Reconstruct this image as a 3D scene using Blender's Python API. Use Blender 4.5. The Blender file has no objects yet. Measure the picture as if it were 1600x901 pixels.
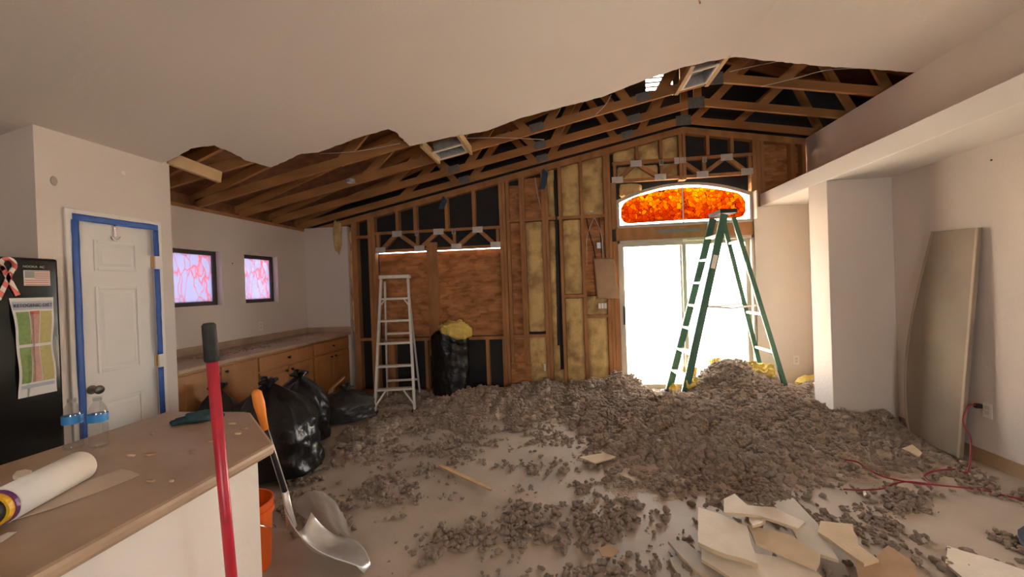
import bpy, math, random
import numpy as np
from mathutils import Vector, Matrix, noise
R_ = random.Random(7)
S = bpy.context.scene
COL = S.collection
PI = math.pi
rad = math.radians

# ------------------------------------------------------------------ camera
F_PX, YAW, PITCH, ROLL, EYE = 660.0, 0.1246, -0.0057, -0.03566, 1.5
def cam_axes():
    cy, sy, cp, sp = math.cos(YAW), math.sin(YAW), math.cos(PITCH), math.sin(PITCH)
    fwd = Vector((-sy*cp, cy*cp, sp)); right = Vector((cy, sy, 0)); up = right.cross(fwd)
    cr, sr = math.cos(ROLL), math.sin(ROLL)
    return cr*right + sr*up, -sr*right + cr*up, fwd
RT, UP, FW = cam_axes()
cam_d = bpy.data.cameras.new('camera'); cam = bpy.data.objects.new('camera', cam_d); COL.objects.link(cam)
cam_d.sensor_width = 36.0; cam_d.lens = 36.0*F_PX/1600.0; cam_d.clip_start = 0.02; cam_d.clip_end = 200
m = Matrix((RT, UP, -FW)).transposed().to_4x4(); m.translation = (0, 0, EYE)
cam.matrix_world = m
S.camera = cam

# measured positions: a sight line met with a real plane of the room
def sight(x, y): return FW + RT*((x-800)/F_PX) - UP*((y-450.5)/F_PX)
def at(x, y, ax, v):
    d = sight(x, y); o = Vector((0, 0, EYE)); t = (v-o[ax])/d[ax]; return o + d*t
def atZ(x, y, z=0.0): return at(x, y, 2, z)
def atY(x, y, v): return at(x, y, 1, v)
def atX(x, y, v): return at(x, y, 0, v)

# ------------------------------------------------------------------ world, sun, exposure
W = bpy.data.worlds.new('world'); S.world = W; W.use_nodes = True
bg = W.node_tree.nodes['Background']
bg.inputs[0].default_value = (1.0, 0.955, 0.94, 1); bg.inputs[1].default_value = 12.0
sun_d = bpy.data.lights.new('sun', 'SUN'); sun_d.energy = 230.0; sun_d.angle = rad(0.6); sun_d.color = (1.0, 0.92, 0.80)
sun = bpy.data.objects.new('sun', sun_d); COL.objects.link(sun)
# from behind the house, high up: the gable end throws its shade on the patio
sun.rotation_euler = (rad(34), 0, rad(8))
S.view_settings.view_transform = 'Standard'; S.view_settings.look = 'None'
S.view_settings.gamma = 1.0; S.view_settings.use_curve_mapping = False
S.view_settings.exposure = 0.8
S.cycles.use_denoising = True
S.cycles.max_bounces = 10; S.cycles.diffuse_bounces = 6; S.cycles.transparent_max_bounces = 24
S.cycles.caustics_reflective = False; S.cycles.caustics_refractive = False
S.cycles.sample_clamp_indirect = 14.0
def portal(loc, rot, sx, sy):
    l = bpy.data.lights.new('daylight_portal', 'AREA'); l.shape = 'RECTANGLE'; l.size = sx; l.size_y = sy
    l.cycles.is_portal = True
    o = bpy.data.objects.new('daylight_portal', l); COL.objects.link(o); o.location = loc; o.rotation_euler = rot
portal((1.61, 6.12, 1.05), (rad(-90), 0, 0), 1.72, 2.0)
portal((1.61, 6.12, 2.5), (rad(-90), 0, 0), 1.7, 0.55)
portal((3.33, 0.95, 1.5), (0, rad(90), 0), 0.5, 0.9)
portal((0.9, -2.88, 1.4), (rad(90), 0, 0), 1.4, 1.2)

# ------------------------------------------------------------------ materials
MATS = {}
def mat(name, col, rough=0.7, var=0.0, scale=6.0, bump=0.0, bscale=60.0, metal=0.0, stretch=(1, 1, 1), col2=None, spec=0.5, detail=6.0, coat=0.0, contrast=None):
    if name in MATS: return MATS[name]
    M = bpy.data.materials.new(name); M.use_nodes = True; MATS[name] = M
    nt = M.node_tree; N = nt.nodes; L = nt.links; b = N['Principled BSDF']
    b.inputs['Roughness'].default_value = rough; b.inputs['Metallic'].default_value = metal
    b.inputs['Specular IOR Level'].default_value = spec; b.inputs['Coat Weight'].default_value = coat
    b.inputs['Base Color'].default_value = (*col, 1)
    if var or col2 or bump:
        tc = N.new('ShaderNodeTexCoord'); mp = N.new('ShaderNodeMapping'); mp.inputs['Scale'].default_value = stretch
        L.new(tc.outputs['Object'], mp.inputs['Vector'])
    if var or col2:
        nz = N.new('ShaderNodeTexNoise'); nz.inputs['Scale'].default_value = scale; nz.inputs['Detail'].default_value = detail
        L.new(mp.outputs[0], nz.inputs['Vector'])
        rp = N.new('ShaderNodeValToRGB'); c = contrast or (0.3, 0.7)
        rp.color_ramp.elements[0].position = c[0]; rp.color_ramp.elements[1].position = c[1]
        c2 = col2 or tuple(max(0, v*(1-var)) for v in col); c1 = col if col2 else tuple(min(1, v*(1+var)) for v in col)
        rp.color_ramp.elements[0].color = (*c2, 1); rp.color_ramp.elements[1].color = (*c1, 1)
        L.new(nz.outputs['Fac'], rp.inputs[0]); L.new(rp.outputs[0], b.inputs['Base Color'])
    if bump:
        n2 = N.new('ShaderNodeTexNoise'); n2.inputs['Scale'].default_value = bscale; n2.inputs['Detail'].default_value = 5
        L.new(mp.outputs[0], n2.inputs['Vector'])
        bp = N.new('ShaderNodeBump'); bp.inputs['Strength'].default_value = bump; bp.inputs['Distance'].default_value = 0.02
        L.new(n2.outputs['Fac'], bp.inputs['Height']); L.new(bp.outputs[0], b.inputs['Normal'])
    return M
paint = mat('wall_paint', (0.70, 0.62, 0.56), 0.75, var=0.03, scale=1.5, bump=0.12, bscale=45)
ceil_m = mat('ceiling_paint', (0.72, 0.64, 0.58), 0.8, var=0.03, scale=0.8, bump=0.10, bscale=30)
white_paint = mat('white_paint', (0.80, 0.76, 0.71), 0.6, var=0.02, scale=2, bump=0.06, bscale=60)
conc = mat('concrete', (0.49, 0.405, 0.325), 0.68, col2=(0.36, 0.29, 0.225), scale=1.6, bump=0.08, bscale=40, detail=10, contrast=(0.32, 0.66))
wood = mat('framing_wood', (0.47, 0.225, 0.085), 0.75, col2=(0.30, 0.13, 0.045), scale=7, bump=0.15, bscale=25, stretch=(1, 1, 0.35))
wood_t = mat('truss_wood', (0.46, 0.215, 0.07), 0.75, col2=(0.28, 0.12, 0.038), scale=6, bump=0.12, bscale=25, stretch=(0.25, 1, 1))
wood_pale = mat('pale_wood', (0.66, 0.46, 0.25), 0.7, col2=(0.54, 0.35, 0.17), scale=6, bump=0.1)
deck_m = mat('roof_deck_wood', (0.24, 0.10, 0.038), 0.85, col2=(0.12, 0.047, 0.018), scale=9, bump=0.2)
felt = mat('black_felt', (0.012, 0.011, 0.011), 0.7, var=0.4, scale=3, bump=0.3, bscale=12)
batt_m = mat('yellow_batt', (0.70, 0.50, 0.22), 0.95, col2=(0.40, 0.26, 0.115), scale=5.5, bump=0.6, bscale=30, contrast=(0.33, 0.56), detail=8, spec=0.1)
yellow_m = mat('yellow_wool', (0.80, 0.60, 0.17), 0.95, col2=(0.66, 0.46, 0.12), scale=9, bump=0.6, bscale=40, spec=0.1)
kraft = mat('kraft_paper', (0.50, 0.33, 0.20), 0.8, col2=(0.40, 0.25, 0.14), scale=6, bump=0.15)
galv_d = mat('dull_plate', (0.20, 0.19, 0.18), 0.6, var=0.2, scale=30, metal=0.5)
galv = mat('galvanised_metal', (0.50, 0.50, 0.50), 0.45, var=0.15, scale=30, metal=0.7)
debris = mat('insulation_fluff', (0.58, 0.465, 0.37), 0.95, col2=(0.41, 0.32, 0.25), scale=14, bump=0.7, bscale=110, detail=8, spec=0.1)
black_pl = mat('black_plastic', (0.007, 0.007, 0.0075), 0.3, var=0.3, scale=5, bump=0.5, bscale=16)
grey_pl = mat('grey_plastic', (0.06, 0.058, 0.055), 0.3, col2=(0.025, 0.024, 0.024), scale=4, bump=0.6, bscale=18)
cab_m = mat('oak_cabinet', (0.42, 0.19, 0.065), 0.45, col2=(0.30, 0.125, 0.04), scale=5, stretch=(1, 1, 0.15), bump=0.05)
lam_m = mat('laminate', (0.46, 0.33, 0.225), 0.40, col2=(0.36, 0.245, 0.16), scale=5, detail=10)
dark_m = mat('dark_metal', (0.03, 0.026, 0.022), 0.4, metal=0.3)
bronze = mat('bronze_frame', (0.045, 0.035, 0.03), 0.5)
alu = mat('aluminium', (0.74, 0.72, 0.69), 0.38, metal=0.75, var=0.06, scale=20)
alu_w = mat('dusty_aluminium', (0.66, 0.62, 0.57), 0.5, metal=0.35, var=0.08, scale=20)
green_m = mat('green_fibreglass', (0.028, 0.115, 0.068), 0.45, var=0.12, scale=15)
frame_m = mat('slider_frame', (0.46, 0.40, 0.33), 0.5, metal=0.2, var=0.05, scale=10)
tape_m = mat('painters_tape', (0.022, 0.085, 0.36), 0.6, var=0.1, scale=14)
gyp = mat('gypsum', (0.80, 0.72, 0.60), 0.85, var=0.06, scale=9, bump=0.15)
gyp_g = mat('grey_board_paper', (0.46, 0.41, 0.34), 0.85, var=0.1, scale=9, bump=0.15)
gyp_t = mat('tan_board_paper', (0.62, 0.48, 0.32), 0.85, var=0.08, scale=9, bump=0.15)
brass = mat('brass', (0.55, 0.38, 0.16), 0.35, metal=1.0)
nickel = mat('brushed_nickel', (0.34, 0.30, 0.25), 0.3, metal=1.0)
chrome = mat('chrome', (0.8, 0.8, 0.8), 0.15, metal=1.0)
fridge_m = mat('black_gloss', (0.006, 0.006, 0.006), 0.10, spec=0.3)
red_m = mat('red_enamel', (0.42, 0.015, 0.035), 0.35, var=0.15, scale=18)
grip_m = mat('black_rubber', (0.022, 0.021, 0.02), 0.75, var=0.4, scale=40, bump=0.3)
orange_m = mat('orange_plastic', (0.80, 0.13, 0.012), 0.42, var=0.06, scale=9)
orange_g = mat('orange_grip', (0.82, 0.27, 0.03), 0.5, var=0.1, scale=14)
ply_m = mat('stone_grey_board', (0.31, 0.25, 0.185), 0.65, col2=(0.25, 0.20, 0.145), scale=3, bump=0.05)
plate_w = mat('white_plastic', (0.78, 0.75, 0.70), 0.4)
cord_m = mat('red_cord', (0.28, 0.02, 0.025), 0.5)
teal = mat('teal_glove', (0.018, 0.055, 0.065), 0.75, var=0.3, scale=30, bump=0.3)
paper_m = mat('white_paper', (0.78, 0.74, 0.68), 0.8, var=0.03, scale=6)
black_m = mat('matt_black', (0.015, 0.015, 0.015), 0.6)
wire_m = mat('wire_sheath', (0.62, 0.55, 0.46), 0.6)
ground_m = mat('patio_ground', (0.66, 0.56, 0.46), 0.9, var=0.06, scale=1.2)
block_m = mat('garden_wall', (0.66, 0.55, 0.45), 0.9, var=0.06, scale=2)
terra = mat('terracotta', (0.55, 0.25, 0.13), 0.8, var=0.08, scale=8)
plant_m = mat('dry_leaf', (0.50, 0.26, 0.16), 0.7, var=0.2, scale=9)
purple = mat('purple_plastic', (0.12, 0.018, 0.13), 0.4)
yel_pl = mat('yellow_plastic', (0.72, 0.42, 0.02), 0.4, var=0.1, scale=30)

def osb_mat(name, c1, c2):
    M = bpy.data.materials.new(name); M.use_nodes = True; nt = M.node_tree; N = nt.nodes; L = nt.links; b = N['Principled BSDF']
    b.inputs['Roughness'].default_value = 0.75
    tc = N.new('ShaderNodeTexCoord'); mp = N.new('ShaderNodeMapping'); mp.inputs['Scale'].default_value = (9, 9, 26)
    L.new(tc.outputs['Object'], mp.inputs[0])
    nz0 = N.new('ShaderNodeTexNoise'); nz0.inputs['Scale'].default_value = 0.8; L.new(mp.outputs[0], nz0.inputs['Vector'])
    mx = N.new('ShaderNodeMixRGB'); mx.inputs[0].default_value = 0.35; L.new(mp.outputs[0], mx.inputs[1]); L.new(nz0.outputs['Color'], mx.inputs[2])
    vo = N.new('ShaderNodeTexVoronoi'); vo.inputs['Scale'].default_value = 1.6; L.new(mx.outputs[0], vo.inputs['Vector'])
    nz = N.new('ShaderNodeTexNoise'); nz.inputs['Scale'].default_value = 0.35; nz.inputs['Detail'].default_value = 8; L.new(mp.outputs[0], nz.inputs['Vector'])
    ad = N.new('ShaderNodeMath'); ad.operation = 'MULTIPLY_ADD'; ad.inputs[1].default_value = 0.4; L.new(vo.outputs['Color'], ad.inputs[0]); L.new(nz.outputs['Fac'], ad.inputs[2])
    rp = N.new('ShaderNodeValToRGB'); rp.color_ramp.elements[0].position = 0.45; rp.color_ramp.elements[1].position = 0.95
    rp.color_ramp.elements[0].color = (*c2, 1); rp.color_ramp.elements[1].color = (*c1, 1)
    L.new(ad.outputs[0], rp.inputs[0]); L.new(rp.outputs[0], b.inputs['Base Color'])
    bp = N.new('ShaderNodeBump'); bp.inputs['Strength'].default_value = 0.25; L.new(ad.outputs[0], bp.inputs['Height']); L.new(bp.outputs[0], b.inputs['Normal'])
    return M
osb = osb_mat('strand_board', (0.58, 0.265, 0.095), (0.25, 0.095, 0.03))

def glass_mat(name, tint=(1, 1, 1), refl=0.06, rough=0.02):
    M = bpy.data.materials.new(name); M.use_nodes = True; nt = M.node_tree; N = nt.nodes; L = nt.links
    N.remove(N['Principled BSDF']); out = N['Material Output']
    t = N.new('ShaderNodeBsdfTransparent'); t.inputs[0].default_value = (*tint, 1)
    g = N.new('ShaderNodeBsdfGlossy'); g.inputs['Roughness'].default_value = rough
    mx = N.new('ShaderNodeMixShader'); mx.inputs[0].default_value = refl
    L.new(t.outputs[0], mx.inputs[1]); L.new(g.outputs[0], mx.inputs[2]); L.new(mx.outputs[0], out.inputs[0])
    return M
glass = glass_mat('window_glass', (0.93, 0.95, 0.94), 0.04)
clear_pl = glass_mat('clear_bottle_plastic', (0.94, 0.95, 0.95), 0.13, 0.05)
label_pl = mat('blue_bottle_label', (0.03, 0.22, 0.55), 0.4, col2=(0.55, 0.66, 0.72), scale=14, contrast=(0.25, 0.36))

def film_mat(name, mode):
    # light-passing decorated film: colour filter plus diffusing sheet
    M = bpy.data.materials.new(name); M.use_nodes = True; nt = M.node_tree; N = nt.nodes; L = nt.links
    N.remove(N['Principled BSDF']); out = N['Material Output']
    tc = N.new('ShaderNodeTexCoord'); mp = N.new('ShaderNodeMapping'); L.new(tc.outputs['Object'], mp.inputs[0])
    nz = N.new('ShaderNodeTexNoise'); nz.inputs['Scale'].default_value = 7 if mode == 'amber' else 5; L.new(mp.outputs[0], nz.inputs['Vector'])
    mx = N.new('ShaderNodeMixRGB'); mx.blend_type = 'ADD'; mx.inputs[0].default_value = 0.10 if mode == 'amber' else 0.25
    L.new(mp.outputs[0], mx.inputs[1]); L.new(nz.outputs['Color'], mx.inputs[2])
    vo = N.new('ShaderNodeTexVoronoi'); vo.feature = 'DISTANCE_TO_EDGE'; L.new(mx.outputs[0], vo.inputs['Vector'])
    rp = N.new('ShaderNodeValToRGB')
    if mode == 'amber':
        vo.inputs['Scale'].default_value = 20
        vc = N.new('ShaderNodeTexVoronoi'); vc.inputs['Scale'].default_value = 20; L.new(mx.outputs[0], vc.inputs['Vector'])
        rc = N.new('ShaderNodeValToRGB'); e = rc.color_ramp.elements
        e[0].position = 0.1; e[0].color = (0.17, 0.040, 0.0008, 1); e[1].position = 0.9; e[1].color = (0.27, 0.17, 0.004, 1)
        k = e.new(0.5); k.color = (0.23, 0.095, 0.0015, 1)
        sep = N.new('ShaderNodeSeparateXYZ'); L.new(tc.outputs['Object'], sep.inputs[0])
        ma = N.new('ShaderNodeMath'); ma.operation = 'MULTIPLY_ADD'; ma.inputs[1].default_value = 1.5; ma.inputs[2].default_value = -0.42
        L.new(sep.outputs['Z'], ma.inputs[0])
        sc = N.new('ShaderNodeSeparateXYZ'); L.new(vc.outputs['Color'], sc.inputs[0])
        ad = N.new('ShaderNodeMath'); ad.operation = 'MULTIPLY_ADD'; ad.inputs[1].default_value = 0.75; L.new(sc.outputs['X'], ad.inputs[0]); L.new(ma.outputs[0], ad.inputs[2])
        L.new(ad.outputs[0], rc.inputs[0])
        rp.color_ramp.elements[0].position = 0.015; rp.color_ramp.elements[1].position = 0.055
        rp.color_ramp.elements[0].color = (0.30, 0.03, 0.004, 1); rp.color_ramp.elements[1].color = (1, 1, 1, 1)
        L.new(vo.outputs['Distance'], rp.inputs[0])
        mu = N.new('ShaderNodeMixRGB'); mu.blend_type = 'MULTIPLY'; mu.inputs[0].default_value = 1.0
        L.new(rc.outputs[0], mu.inputs[1]); L.new(rp.outputs[0], mu.inputs[2]); colr = mu.outputs[0]
    else:
        mp.inputs['Scale'].default_value = (1, 1.4, 0.6); vo.inputs['Scale'].default_value = 7
        rp.color_ramp.elements[0].position = 0.0; rp.color_ramp.elements[1].position = 0.07
        rp.color_ramp.elements[0].color = (0.21, 0.085, 0.10, 1); rp.color_ramp.elements[1].color = (0.165, 0.17, 0.225, 1)
        k = rp.color_ramp.elements.new(0.02); k.color = (0.21, 0.115, 0.14, 1)
        L.new(vo.outputs['Distance'], rp.inputs[0]); colr = rp.outputs[0]
    t = N.new('ShaderNodeBsdfTranslucent'); L.new(colr, t.inputs[0])
    tr = N.new('ShaderNodeBsdfTransparent'); L.new(colr, tr.inputs[0])
    ms = N.new('ShaderNodeMixShader'); ms.inputs[0].default_value = 0.10 if mode == 'amber' else 0.17
    L.new(t.outputs[0], ms.inputs[1]); L.new(tr.outputs[0], ms.inputs[2]); L.new(ms.outputs[0], out.inputs[0])
    return M
amber = film_mat('amber_leaf_glass', 'amber'); floral = film_mat('floral_film', 'floral')

# ------------------------------------------------------------------ mesh helpers
class MB:
    def __init__(s): s.v = []; s.f = []
    def add(s, vs, fs):
        o = len(s.v); s.v += [tuple(v) for v in vs]; s.f += [tuple(i+o for i in f) for f in fs]; return s
    def box(s, a, b):
        (x0, y0, z0), (x1, y1, z1) = a, b
        vs = [(x0,y0,z0),(x1,y0,z0),(x1,y1,z0),(x0,y1,z0),(x0,y0,z1),(x1,y0,z1),(x1,y1,z1),(x0,y1,z1)]
        return s.add(vs, [(0,3,2,1),(4,5,6,7),(0,1,5,4),(1,2,6,5),(2,3,7,6),(3,0,4,7)])
    def bar(s, a, b, w, h, up=(0, 0, 1), w2=None):
        a = Vector(a); b = Vector(b); d = (b-a).normalized(); u = Vector(up)
        x = d.cross(u)
        if x.length < 1e-4: x = d.cross(Vector((0, 1, 0)))
        x.normalize(); y = x.cross(d).normalized(); vs = []
        for p, ww in ((a, w), (b, w2 or w)):
            for sx, sy in ((-1,-1),(1,-1),(1,1),(-1,1)): vs.append(p + x*(sx*ww/2) + y*(sy*h/2))
        return s.add(vs, [(0,1,2,3),(7,6,5,4),(0,4,5,1),(1,5,6,2),(2,6,7,3),(3,7,4,0)])
    def tube(s, pts, r, n=8, cap=True):
        pts = [Vector(p) for p in pts]; vs = []; k = len(pts); ref = None
        for i, p in enumerate(pts):
            d = (pts[min(i+1, k-1)] - pts[max(i-1, 0)]).normalized()
            if ref is None or abs(d.dot(ref)) > 0.95: ref = Vector((0, 0, 1)) if abs(d.z) < 0.9 else Vector((1, 0, 0))
            x = d.cross(ref).normalized(); y = x.cross(d); rr = r[i] if isinstance(r, (list, tuple)) else r
            for j in range(n):
                t = 2*PI*j/n; vs.append(p + x*math.cos(t)*rr + y*math.sin(t)*rr)
        fs = [(i*n+j, i*n+(j+1) % n, (i+1)*n+(j+1) % n, (i+1)*n+j) for i in range(k-1) for j in range(n)]
        if cap: fs += [tuple(range(n))[::-1], tuple((k-1)*n+j for j in range(n))]
        return s.add(vs, fs)
    def lathe(s, prof, n=24, c=(0, 0, 0), cap=True):
        vs = []; k = len(prof)
        for r, z in prof:
            for j in range(n):
                t = 2*PI*j/n; vs.append((c[0]+r*math.cos(t), c[1]+r*math.sin(t), c[2]+z))
        fs = [(i*n+j, i*n+(j+1) % n, (i+1)*n+(j+1) % n, (i+1)*n+j) for i in range(k-1) for j in range(n)]
        if cap: fs += [tuple(range(n))[::-1], tuple((k-1)*n+j for j in range(n))]
        return s.add(vs, fs)
    def prism(s, low, off):
        # low: closed loop of 3-D points, off: vector to the other face
        n = len(low); off = Vector(off); low = [Vector(p) for p in low]
        return s.add(low + [p+off for p in low], [tuple(range(n))[::-1], tuple(range(n, 2*n))] + [(i, (i+1) % n, (i+1) % n+n, i+n) for i in range(n)])
    def grid(s, fn, nu, nv, closed_u=False):
        o = [fn(i/(nu-1) if not closed_u else i/nu, j/(nv-1)) for j in range(nv) for i in range(nu)]
        fs = []
        for j in range(nv-1):
            for i in range(nu if closed_u else nu-1):
                a, b = j*nu+i, j*nu+(i+1) % nu
                fs.append((a, b, b+nu, a+nu))
        return s.add(o, fs)
    def build(s, name, mt, parent=None, smooth=False, origin=None, bevel=0.0, label=None):
        me = bpy.data.meshes.new(name)
        vs = s.v
        if origin is not None: vs = [(v[0]-origin[0], v[1]-origin[1], v[2]-origin[2]) for v in vs]
        me.from_pydata(vs, [], s.f); me.validate(); me.update()
        if smooth: me.polygons.foreach_set('use_smooth', [True]*len(me.polygons))
        if mt: me.materials.append(mt)
        o = bpy.data.objects.new(name, me); COL.objects.link(o)
        if origin is not None: o.location = origin
        if parent: o.parent = parent
        if bevel:
            b = o.modifiers.new('bevel', 'BEVEL'); b.width = bevel; b.segments = 2; b.limit_method = 'ANGLE'
        if label: o['label'] = label
        return o
def fixn(o):
    import bmesh
    bm = bmesh.new(); bm.from_mesh(o.data); bmesh.ops.recalc_face_normals(bm, faces=bm.faces); bm.to_mesh(o.data); bm.free(); return o
def tag(o, label, cat, group=None, kind=None):
    o['label'] = label
    if cat: o['category'] = cat
    if group: o['group'] = group
    if kind: o['kind'] = kind
    return o
def empty(name, loc=(0, 0, 0), rz=0.0):
    o = bpy.data.objects.new(name, None); COL.objects.link(o); o.location = loc; o.rotation_euler.z = rz; o.empty_display_size = 0.1; return o
def struct(o, label=None):
    o['kind'] = 'structure'
    if label: o['label'] = label
    return o
def fbm(p, o=4): return noise.fractal(Vector(p), 1.0, 2.0, o)
def text(name, body, size, mt, matrix, parent=None, ext=0.0004, align='CENTER', sx=1.0):
    c = bpy.data.curves.new(name, 'FONT'); c.body = body; c.size = size; c.extrude = ext; c.align_x = align; c.align_y = 'CENTER'
    tmp = bpy.data.objects.new(name + '_src', c); COL.objects.link(tmp)
    dg = bpy.context.evaluated_depsgraph_get(); dg.update()
    me = bpy.data.meshes.new_from_object(tmp.evaluated_get(dg)); bpy.data.objects.remove(tmp)
    for v in me.vertices: v.co.x *= sx
    me.materials.clear(); me.materials.append(mt); me.name = name
    o = bpy.data.objects.new(name, me); COL.objects.link(o); o.matrix_world = matrix
    if parent: o.parent = parent; o.matrix_parent_inverse = Matrix()
    return o

# ------------------------------------------------------------------ room numbers
XL, XR, YF, YB = -3.835, 3.15, 5.9, -2.7
SL, XP = 0.2018, 1.64; ZL = 2.44; ZP = ZL + SL*(XP-XL); SR = (ZP-3.268)/(XR-XP)
def zc(x): return ZL + SL*(x-XL) if x <= XP else ZP - SR*(x-XP)
TS = 0.36; ZT = 2.53
def zt(x): return ZT + TS*(x-XL) if x <= XP else ZT + TS*(XP-XL) - TS*(x-XP)

# floor
struct(MB().box((XL-0.15, YB-0.1, -0.12), (XR+0.15, YF+0.16, 0)).build('floor', conc), 'bare dusty concrete slab floor')

# left wall with two window openings
WZ0, WZ1 = 1.406, 2.006
wins = [(3.73, 4.33), (4.672, 5.265)]
mb = MB(); T = 0.14
def wl(y0, y1, z0, z1): mb.box((XL-T, y0, z0), (XL, y1, z1))
wl(YB, wins[0][0], 0, 2.42); wl(wins[0][1], wins[1][0], 0, 2.42); wl(wins[1][1], YF, 0, 2.42)
for a, b in wins: wl(a, b, 0, WZ0); wl(a, b, WZ1, 2.42)
struct(mb.build('wall_left', paint), 'painted left wall with two small square windows')
for i, (a, b) in enumerate(wins):
    w = struct(empty('window_%d' % (i+1), (XL-0.09, a, WZ0)), ('larger-looking near' if i == 0 else 'far') + ' square window with pink floral film above the sideboard')
    f = MB(); fw = 0.045; wd = b-a; ht = WZ1-WZ0
    for p, q in (((-.02, 0, 0), (.02, wd, fw)), ((-.02, 0, ht-fw), (.02, wd, ht)), ((-.02, 0, fw), (.02, fw, ht-fw)), ((-.02, wd-fw, fw), (.02, wd, ht-fw))): f.box(p, q)
    f.build('window_frame', bronze, w)
    MB().box((-.006, fw, fw), (.0, wd-fw, ht-fw)).build('pane', floral, w)
    portal((XL-T-0.02, (a+b)/2, (WZ0+WZ1)/2), (0, rad(-90), 0), 0.58, 0.58)

# right wall: big window beside the camera, out of view
mb = MB()
def wr(y0, y1, z0, z1): mb.box((XR, y0, z0), (XR+0.13, y1, z1))
wr(YB, 0.5, 0, 3.268); wr(1.4, YF, 0.115, 3.268); wr(0.5, 1.4, 0, 1.25); wr(0.5, 1.4, 1.75, 3.268)
struct(mb.build('wall_right', paint), 'pale painted right wall with a niche below the ledge')
struct(MB().box((XR+0.012, 1.4, 0), (XR+0.13, YF, 0.115)).build('trim_1', kraft), 'bare brown strip along the floor where the baseboard was pulled off')
wn = struct(empty('window_3', (XR+0.09, 0.5, 1.25)))
f = MB()
for p, q in (((-.02,0,0),(.02,.9,.04)),((-.02,0,.46),(.02,.9,.5)),((-.02,0,.04),(.02,.04,.46)),((-.02,.86,.04),(.02,.9,.46))): f.box(p, q)
f.build('window_frame', frame_m, wn); MB().box((-.003, .04, .04), (.003, .86, .46)).build('pane', glass, wn)
# ledge and column
struct(MB().box((2.57, YB, 2.42), (XR, YF-0.01, 2.585)).build('trim_2', white_paint, bevel=0.006), 'long white plant ledge running along the right wall')
struct(MB().box((2.57, 4.485, 0), (XR, 4.80, 2.42)).build('wall_column', paint, bevel=0.006), 'white drywall column under the ledge')

# back wall behind the camera
mb = MB()
def wb(x0, x1, z0, z1): mb.box((x0, YB-0.13, z0), (x1, YB, z1))
wb(XL-T, 0.2, 0, 4.7); wb(1.6, XR+.13, 0, 4.7); wb(0.2, 1.6, 0, 0.8); wb(0.2, 1.6, 2.0, 4.7)
struct(mb.build('wall_back', paint))

wn = struct(empty('window_4', (0.2, YB-0.08, 0.8))); f = MB()
for p, q in (((0,-.02,0),(1.4,.02,.05)),((0,-.02,1.15),(1.4,.02,1.2)),((0,-.02,.05),(.05,.02,1.15)),((1.35,-.02,.05),(1.4,.02,1.15)),((.68,-.02,.05),(.72,.02,1.15))): f.box(p, q)
f.build('window_frame', frame_m, wn); MB().box((.05, -.003, .05), (1.35, .003, 1.15)).build('pane', glass, wn)
struct(MB().box((-1.6, YB-2.6, 2.75), (3.4, YB-.14, 2.85)).build('sun_blocker', deck_m))  # added unseen slab, keeps direct sun out of the back window
# ceiling: two slopes of board, broken off along a ragged edge
def jag(pts, step=0.035, amp=0.007):
    out = []
    for a, b in zip(pts, pts[1:]):
        a = Vector(a); b = Vector(b); n = max(1, int((b-a).length/step))
        for i in range(n):
            p = a.lerp(b, i/n)
            if i: p += Vector((R_.uniform(-amp, amp), R_.uniform(-amp, amp)))
            out.append(p)
    out.append(Vector(pts[-1])); return out
edgeL = jag([(XL, 3.0), (-3.07, 3.0), (-2.94, 2.965), (-2.82, 2.93), (-2.665, 2.985), (-2.67, 3.126), (-2.70, 3.37), (-2.655, 3.615), (-2.3, 3.53), (-2.18, 3.60), (-1.77, 3.55), (-1.488, 3.555), (-1.46, 3.65), (-1.472, 4.03), (-1.1, 4.09), (-.73, 4.20), (-.4, 4.13), (-.08, 4.145), (.417, 4.19), (.82, 4.08), (1.12, 4.05), (1.4, 4.09), (XP, 4.16)])
edgeR = jag([(XP, 4.16), (1.95, 4.18), (2.48, 4.20), (XR, 4.185)])
mb = MB()
lo = [(p.x, p.y, zc(p.x)) for p in edgeL] + [(XP, YB, ZP), (XL, YB, ZL)]
mb.prism(lo, (0, 0, 0.016))
lo = [(p.x, p.y, zc(p.x)) for p in edgeR] + [(XR+2.1, 4.185, zc(XR+2.1)), (XR+2.1, YB, zc(XR+2.1)), (XP, YB, ZP)]
mb.prism(lo, (0, 0, 0.016))
struct(fixn(mb.build('ceiling', ceil_m)), 'vaulted plasterboard ceiling torn away along the far side')
# board over the neighbouring room beyond the right wall
struct(MB().prism([(XR+.02, 4.185, zc(XR+.02)), (XR+2.1, 4.185, zc(XR+2.1)), (XR+2.1, YF+.14, zc(XR+2.1)), (XR+.02, YF+.14, zc(XR+.02))], (0, 0, 0.016)).build('ceiling_beyond', ceil_m))

# ------------------------------------------------------------------ roof deck and trusses
mb = MB()
for x0, x1 in ((XL-0.5, XP), (XP, XR+2.3)):
    mb.prism([(x0, YB-.3, zt(x0)+.095), (x1, YB-.3, zt(x1)+.095), (x1, YF+.2, zt(x1)+.095), (x0, YF+.2, zt(x0)+.095)], (0, 0, .02))
mb.box((XR+2.1, YB-.3, 2.3), (XR+2.13, YF+.14, 4.3))  # added end panel, blocks the sky where the attic is cut off
struct(mb.build('roof_deck', deck_m), 'brown underside of the roof boards in the open attic')
mb = MB()      # eave closure on the left wall
mb.box((XL-0.14, YB, 2.42), (XL-0.1, YF+.14, 2.75))
struct(mb.build('eave_blocking', deck_m)); struct(MB().box((XL-.12, YB, 2.421), (XL-.004, YF, 2.46)).build('wall_top_plate', wood), 'top plate of the left wall')

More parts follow.
